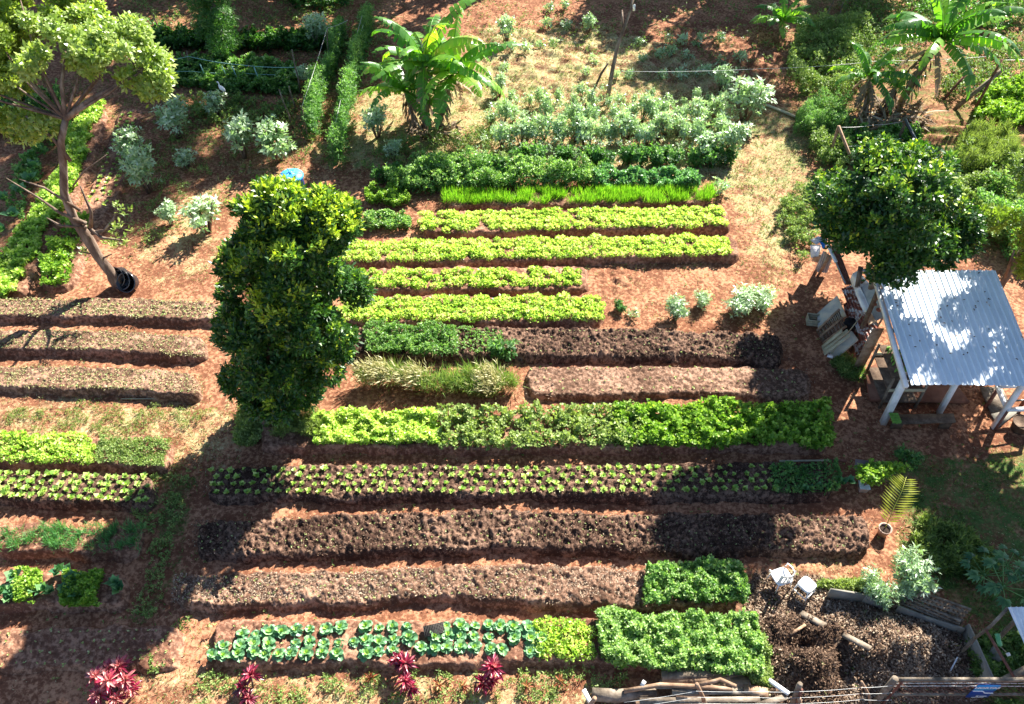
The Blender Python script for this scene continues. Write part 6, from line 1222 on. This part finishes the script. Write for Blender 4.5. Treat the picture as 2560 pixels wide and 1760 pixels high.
V = [(r_ * sq[k] * math.cos(an[k]), r_ * 0.95 * sq[k] * math.sin(an[k]), z) for r_, z in [(0.02, 0.415), (0.14, 0.42), (0.21, 0.43), (0.22, 0.41)] for k in range(n_)]; QB().add(V, Q[:3 * n_]).build("seat", M_plastic_w, o, True)
legs_(o, 0.17, 0.16, 0.41, M_plastic_w, 0.04)
VV = []; 
for i in range(7):
    for j in range(13):
        a = (j / 12 - 0.5) * 2.0; R_ = 0.24; VV.append((R_ * math.sin(a), R_ * math.cos(a) - 0.03 + 0.03 * i / 6, 0.42 + 0.065 * i))
gaps = [(i * 13 + j, i * 13 + j + 1, (i + 1) * 13 + j + 1, (i + 1) * 13 + j) for i in range(6) for j in range(12) if not (0 < i < 5 and j % 2 == 1 and 2 < j < 10)]
q = QB().add(VV, gaps); q.add(np.array(VV) * np.array([0.94, 0.94, 1]), gaps); q.build("backrest", M_plastic_w, o, True)
QB().tube([(-0.24, 0.1, 0.62), (-0.26, -0.05, 0.6), (-0.24, -0.18, 0.56), (-0.22, -0.2, 0.42)], 0.018, 6).build("armrest", M_plastic_w, o, True); QB().tube([(0.24, 0.1, 0.62), (0.26, -0.05, 0.6), (0.24, -0.18, 0.56), (0.22, -0.2, 0.42)], 0.018, 6).build("armrest", M_plastic_w, o, True)
# seed tray on cabbage bed
A = G(1085, 1575, 0.3); o = empty("seed_tray", A, "dark empty seed tray lying among the cabbages", "tray", None, math.radians(14))
QB().box((0, 0, 0), (0.46, 0.26, 0.03)).build("base", M_black, o); q = QB()
for i in range(13): q.box((-0.222 + i * 0.037, 0, 0.03), (0.008, 0.25, 0.03))
for j in range(8): q.box((0, -0.119 + j * 0.034, 0.031), (0.446, 0.007, 0.03))
q.build("grid", surf("tray_gray", [(0.3, (0.05, 0.045, 0.04)), (0.7, (0.1, 0.09, 0.08))], 8, 0.6), o)
timber("cane", (302, 997), 0.03, (440, 997), 0.03, 0.02, 0.02, M_wood_pale, "long thin cane lying at the edge of the lowest left seedling bed", "cane")

# ------------------------------------------------------------------ compost edging and crates
def ledge(cs, h, t, mat, label, name="edging_board"):
    """board standing on edge along px points"""
    A = G(*cs[0]); q = QB()
    for a, c in zip(cs[:-1], cs[1:]):
        a3 = G(*a) - A; c3 = G(*c) - A; q.beam(a3 + Vector((0, 0, h / 2 - 0.04)), c3 + Vector((0, 0, h / 2 - 0.04)), t, h)
    o = q.build(name, mat); o.location = A; return tag(o, label, "edging board", "boards round the compost")
ledge([(2064, 1495), (2150, 1508), (2206, 1528)], 0.48, 0.05, M_concrete, "concrete board at the upper left edge of the compost")
ledge([(2232, 1535), (2300, 1562), (2395, 1592)], 0.45, 0.05, M_concrete, "concrete board below the slatted crates")
def leanboard(cs, label):
    A = G(cs[0][0], cs[0][1], cs[0][2]); q = QB(); q.slab([G(*c) - A for c in cs], 0.05); o = q.build("edging_board", M_concrete); o.location = A; return tag(o, label, "edging board", "boards round the compost")
leanboard([(2398, 1578, 0.15), (2452, 1705, 0.15), (2484, 1702, 0.55), (2420, 1560, 0.5)], "wide concrete board along the right side of the compost")
def crate(cs, z, label, seed):
    """long slatted crate leaning on its side, corners in px"""
    A = G(cs[0][0], cs[0][1], z[0]); o = empty("slatted_crate", A, label, "crate", "slatted crates by the compost"); c = [G(x, y, zz) - A for (x, y), zz in zip(cs, z)]
    for t in (0.0, 0.33, 0.66, 1.0): QB().beam(c[0].lerp(c[3], t), c[1].lerp(c[2], t), 0.05, 0.03).build("rail", M_wood_gray, o)
    for k in range(12): t = (k + 0.5) / 12; QB().beam(c[0].lerp(c[1], t) + Vector((0, 0, -0.03)), c[3].lerp(c[2], t) + Vector((0, 0, -0.03)), 0.06, 0.02).build("slat", M_wood_tan if k % 2 else M_wood_gray, o)
    for k in range(3): t = k / 2; a = c[0].lerp(c[1], t); QB().beam(a, a - Vector((0, 0, 0.3)), 0.07, 0.07).build("leg", M_wood_dark, o)
crate([(2275, 1500), (2405, 1548), (2427, 1524), (2300, 1478)], (0.45, 0.45, 0.75, 0.75), "upper slatted crate leaning at the compost edge", 1)
crate([(2240, 1512), (2395, 1572), (2402, 1553), (2262, 1492)], (0.3, 0.3, 0.5, 0.5), "lower slatted crate resting on the concrete board", 2)
for a, c, za, zc, w, mt, lab in [((2000, 1532), (2064, 1566), 0.12, 0.14, 0.17, M_wood_gray, "ribbed tan board lying below the stool"), ((1976, 1586), (2013, 1562), 0.15, 0.2, 0.06, M_wood_tan, "short yellow stick left of the ribbed board"), ((2108, 1586), (2176, 1622), 0.42, 0.46, 0.14, M_wood_gray, "ribbed board lying on the leaf litter"), ((2374, 1680), (2394, 1643), 0.25, 0.35, 0.03, M_white, "white stick on the dark compost")]:
    timber("loose_board", a, onground(*a).z + 0.05, c, onground(*c).z + 0.06, w, 0.03, mt, lab, "board")
# ------------------------------------------------------------------ wood pile, log, front fence
timber_specs = [((1655, 1690), (1840, 1676), 0.20, "top dark plank of the wood pile"), ((1655, 1700), (1860, 1688), 0.22, "second plank of the wood pile"), ((1650, 1708), (1862, 1700), 0.14, "long ribbed plank in the wood pile"), ((1780, 1712), (1875, 1704), 0.22, "short wide plank at the right of the wood pile"),
                ((1680, 1727), (1905, 1728), 0.15, "thick orange plank at the front of the wood pile"), ((1690, 1742), (1770, 1730), 0.16, "short plank sloping under the orange one"), ((1600, 1752), (1900, 1748), 0.12, "long plank at the bottom of the wood pile"), ((1590, 1762), (1800, 1760), 0.14, "lowest plank of the wood pile at the picture edge"), ((1640, 1716), (1820, 1716), 0.10, "narrow plank in the middle of the wood pile"), ((1860, 1722), (1920, 1732), 0.2, "broken plank at the right tip of the wood pile")]
for k, (a, c, w, lab) in enumerate(timber_specs):
    timber("plank", a, 0.28 - 0.02 * (k % 4) + 0.05, c, 0.30 - 0.02 * (k % 3), w, 0.035, [M_wood_gray, M_wood_tan, M_wood_gray, M_wood_tan][k % 4], lab, "plank", "planks of the wood pile")
q = QB(); A = G(1480, 1736, 0.14); q.tube([Vector((0, 0, 0)), G(1540, 1740, 0.14) - A, G(1580, 1735, 0.14) - A, G(1640, 1733, 0.14) - A], [0.14, 0.15, 0.12, 0.10], 14); o = q.build("log", M_wood_gray, None, True); o.location = A; tag(o, "thick grey split log left of the wood pile", "log")
for pts, r_, lab in (([(1560, 1728, .3), (1650, 1712, .35), (1740, 1716, .38), (1830, 1722, .38)], 0.05, "long crooked pole lying across the wood pile"), ([(1740, 1713, .42), (1790, 1702, .42), (1800, 1698, .46), (1840, 1716, .42)], 0.045, "bent branch on top of the wood pile")):
    q = QB(); A = G(*pts[0]); q.tube([G(*p_) - A for p_ in pts], r_, 8); o = q.build("branch", M_wood_tan, None, True); o.location = A; tag(o, lab, "branch")
xy = in_px([(1700, 1752), (1930, 1735), (1940, 1800), (1700, 1810)], 1500, g2); litter("wood_shavings", xy, np.full(1500, 0.12) + g2.uniform(0, 0.08, 1500), 0.08, 0.02, "pale shavings in front of the wood pile", 570, M_straw, rmean=0.8)
timber("white_batten", (1459, 1724), 0.5, (1482, 1768), 0.5, 0.09, 0.04, M_white, "white slat left of the grey log", "slat")
timber("white_batten", (1604, 1715), 0.35, (1612, 1702), 0.4, 0.08, 0.03, M_white, "short white offcut behind the log", "slat")
timber("white_batten", (1922, 1700), 0.35, (1972, 1735), 0.45, 0.09, 0.05, M_white, "white slat at the right tip of the wood pile", "slat")
timber("white_batten", (1890, 1765), 0.3, (1965, 1742), 0.4, 0.12, 0.04, M_wood_gray, "grey board below the white slat near the fence posts", "slat")
FY = 6.95
def fpole(px, py, ztop_, r_, mat, label, dx=0.0):
    t = G(px, py, ztop_); q = QB(); q.tube([(dx, 0, -ztop_ - 0.3), (dx * 0.5, 0, -ztop_ / 2), (0, 0, 0)], [r_, r_, r_ * 0.9], 10); o = q.build("fence_post", mat, None, True); o.location = t; return tag(o, label, "fence post", "posts of the front fence")
fpole(1487, 1745, 1.1, 0.05, M_wood_tan, "stubby fence post at the left end of the log", -0.2)
fpole(1742, 1710, 1.45, 0.045, M_wood_tan, "fence post in front of the wood pile", 0.5)
fpole(2154, 1704, 1.45, 0.03, M_wood_tan, "thin fence post in front of the compost", 0.75)
fpole(2000, 1710, 1.45, 0.06, M_wood_gray, "thick bamboo fence post", 0.15)
fpole(2004, 1724, 1.3, 0.035, M_rustiron, "reddish stake beside the bamboo fence post", 0.15)
fpole(1998, 1745, 1.0, 0.045, M_wood_tan, "short stub behind the bamboo fence post", 0.3)
for k, (y0, y1, z0, lab) in enumerate([(1726, 1712, 1.35, "top wire of the front fence"), (1741, 1730, 1.1, "second wire of the front fence"), (1756, 1748, 0.85, "third wire of the front fence")]):
    wire("fence_wire", [G(1560, y0 + 30, z0), G(1742, y0 + 2, z0), G(1900, y0 + 3, z0), G(2004, y0 + 3, z0), G(2154, y0 - 7, z0), G(2230, y1 + 2, z0)], lab, 0.03, 0.0045, None, "wires of the front fence")
# gate with sign
zt = 1.4; A = G(2235, 1699, zt); GYp = A.y; A0 = Vector((A.x, GYp, 0)); gt_ = empty("wire_gate", A0, "wooden framed wire mesh gate at the lower right corner", "gate")
def gx_(px, z):      # place on the gate plane at height z seen in column px
    zc = GYp * sT - (z - H) * cT
    return Vector(((px - 1280) * zc / F_PX, GYp, z)) - A0
QB().beam(gx_(2236, 1.4), gx_(2640, 1.4), 0.07, 0.07).build("top_rail", M_wood_gray, gt_); QB().beam(gx_(2215, 0.62), gx_(2620, 0.62), 0.05, 0.05).build("rail", M_wood_gray, gt_)
QB().tube([gx_(2236, 1.4) + Vector((0, 0, 0.05)), gx_(2236, 1.4) - Vector((0, 0, 1.6))], 0.07, 10).build("post", M_wood_gray, gt_)
QB().tube([gx_(2240, 1.4) + Vector((0.12, -0.04, 0)), gx_(2240, 1.4) - Vector((-0.1, 0.04, 1.5))], 0.025, 8).build("rod", M_rustiron, gt_)
QB().tube([gx_(2580, 1.5) + Vector((0.1, 0.2, 0.1)), gx_(2470, 0.6) + Vector((0, 0.1, 0))], 0.09, 10).build("brace", M_wood_gray, gt_)
q = QB(); L_ = 3.4
for k in range(-12, 36):
    x0 = k * 0.15
    for sgn in (1, -1):
        xa, xb = (x0, x0 + sgn * 1.3); za, zb = 0.05, 1.36
        if min(xa, xb) < -0.4 or max(xa, xb) > 4.4: continue
        if xa < 0: t = -xa / (xb - xa); za = za + (zb - za) * t; xa = 0
        if xb < 0: t = -xb / (xa - xb); zb = zb - (zb - za) * t; xb = 0
        q.beam((xa, 0.01 * sgn, za), (xb, 0.01 * sgn, zb), 0.006, 0.006)
q.build("wire_mesh", M_rustiron, gt_)
for z in (1.2, 1.05): wire_q = QB(); wire_q.tube([gx_(2232, z), gx_(2330, z) + Vector((0, 0, 0.02)), gx_(2620, z)], 0.010, 4); wire_q.build("wire", M_rope, gt_)
s0 = gx_(2409, 0.58); s1 = gx_(2458, 0.58); w_ = s1.x - s0.x; hS = 0.66; So = Vector((s0.x, -0.07, 0.62)); sg = empty("sign_board", A0 + So, "blue notice board with white lettering hung on the wire gate", "sign")
w_ = 0.46
QB().box((w_ / 2, 0.012, hS / 2), (w_, 0.012, hS)).build("board", M_sign_b, sg); bd_ = [c_ for c_ in sg.children][0] if sg.children else [o_ for o_ in COL.objects if o_.parent == sg][0]; QB().box((w_ / 2, 0.004, hS * 0.80), (w_, 0.012, hS * 0.40)).build("upper_panel", M_sign_c, bd_)
q = QB(); q.tube([(0.0, -0.004, hS * 0.58), (w_ * 0.42, -0.004, hS * 0.57), (w_ * 0.52, -0.004, hS * 0.50), (w_ * 0.60, -0.004, hS * 0.42), (w_, -0.004, hS * 0.40)], 0.014, 6); q.build("swoosh", M_plastic_w, bd_)
def text(s_, x, z, size, par):
    cu = bpy.data.curves.new("lettering", 'FONT'); cu.body = s_; cu.size = size; cu.extrude = 0.002; cu.offset = 0.004; cu.align_x = 'CENTER'
    tmp = bpy.data.objects.new("tmp", cu); COL.objects.link(tmp); dg = bpy.context.evaluated_depsgraph_get(); me = bpy.data.meshes.new_from_object(tmp.evaluated_get(dg)); bpy.data.objects.remove(tmp)
    o = link("lettering", me, par); me.materials.clear(); me.materials.append(M_plastic_w); o.location = (x, -0.012, z); o.rotation_euler = (math.pi / 2, 0, 0); o.scale = (1.15, 1, 1); return o
text("HORTAS", w_ / 2, hS * 0.78, 0.115, bd_)
q = QB(); q.box((w_ * 0.44, -0.002, hS * 0.14), (0.045, 0.006, 0.05)); q.box((w_ * 0.70, -0.002, hS * 0.14), (0.15, 0.006, 0.028)); q.box((w_ * 0.5, -0.002, hS * 0.05), (0.26, 0.006, 0.012)); q.build("emblem", M_plastic_w, bd_)
# little white roof, rods and bottle feeder at the right edge
A = G(2520, 1518, 1.7); A0 = Vector((A.x, A.y, 0)); o = empty("small_roof", A0, "small white corrugated roof at the lower right edge", "roof")
c = [G(2520, 1518, 1.7) - A0, G(2640, 1516, 1.7) - A0, G(2660, 1660, 1.5) - A0, G(2562, 1612, 1.5) - A0]; U, Vv = np.meshgrid(np.linspace(0, 1, 90), np.linspace(0, 1, 6)); cn = [np.array(x) for x in c]
P = (cn[0] * (1 - U)[..., None] + cn[1] * U[..., None]) * (1 - Vv)[..., None] + (cn[3] * (1 - U)[..., None] + cn[2] * U[..., None]) * Vv[..., None]; P[..., 2] += 0.03 * np.clip(1 - np.abs(np.mod(U * 9, 1) - 0.5) * 5, 0, 1)
id_ = np.arange(90 * 6).reshape(6, 90); Q = np.stack([id_[:-1, :-1], id_[:-1, 1:], id_[1:, 1:], id_[1:, :-1]], -1); QB().add(P, Q).add(P - np.array([0, 0, 0.006]), Q[..., ::-1]).build("roof_sheet", M_white, o)
QB().tube([G(2436, 1596, 0.9) - A0, G(2476, 1566, 1.3) - A0, G(2520, 1520, 1.66) - A0], 0.035, 8).build("rafter", M_wood_gray, o); QB().beam(G(2436, 1596, 0.9) - A0, G(2436, 1596, 0.9) - A0 - Vector((0, 0, 0.95)), 0.06, 0.06).build("post", M_wood_gray, o)
QB().tube([G(2465, 1575, 1.25) - A0, G(2538, 1698, 1.25) - A0], 0.03, 8).build("rod", M_rustiron, o); t_ = c[0]; QB().beam((t_.x + 0.3, t_.y - 0.1, 0), (t_.x + 0.3, t_.y - 0.1, 1.66), 0.07, 0.07).build("post", M_wood_gray, o)
p = G(2496, 1600, 0.9); o = empty("hanging_bottle", p, "cut green plastic bottle with a white cap hanging by the small roof", "bottle")
QB().tube([(0.0, 0.12, 0.05), (0.0, 0.0, 0), (0.02, -0.1, -0.05), (0.02, -0.12, -0.06)], [0.055, 0.05, 0.05, 0.02], 12).build("body", M_green_plastic, o, True); QB().tube([(0.02, -0.12, -0.06), (0.14, -0.25, -0.1)], 0.008, 5).build("cord", M_wood_pale, o); QB().tube([(0.14, -0.24, -0.1), (0.16, -0.3, -0.12)], 0.04, 10).build("cap", M_plastic_w, o)
panel("broken_chair_back", [(2463, 1640, 0.3), (2486, 1612, 0.5), (2505, 1650, 0.5), (2498, 1655, 0.3)], 0.03, M_concrete, "broken grey board lying in weeds under the rusty rod", "board")
print("objects:", len(bpy.data.objects))
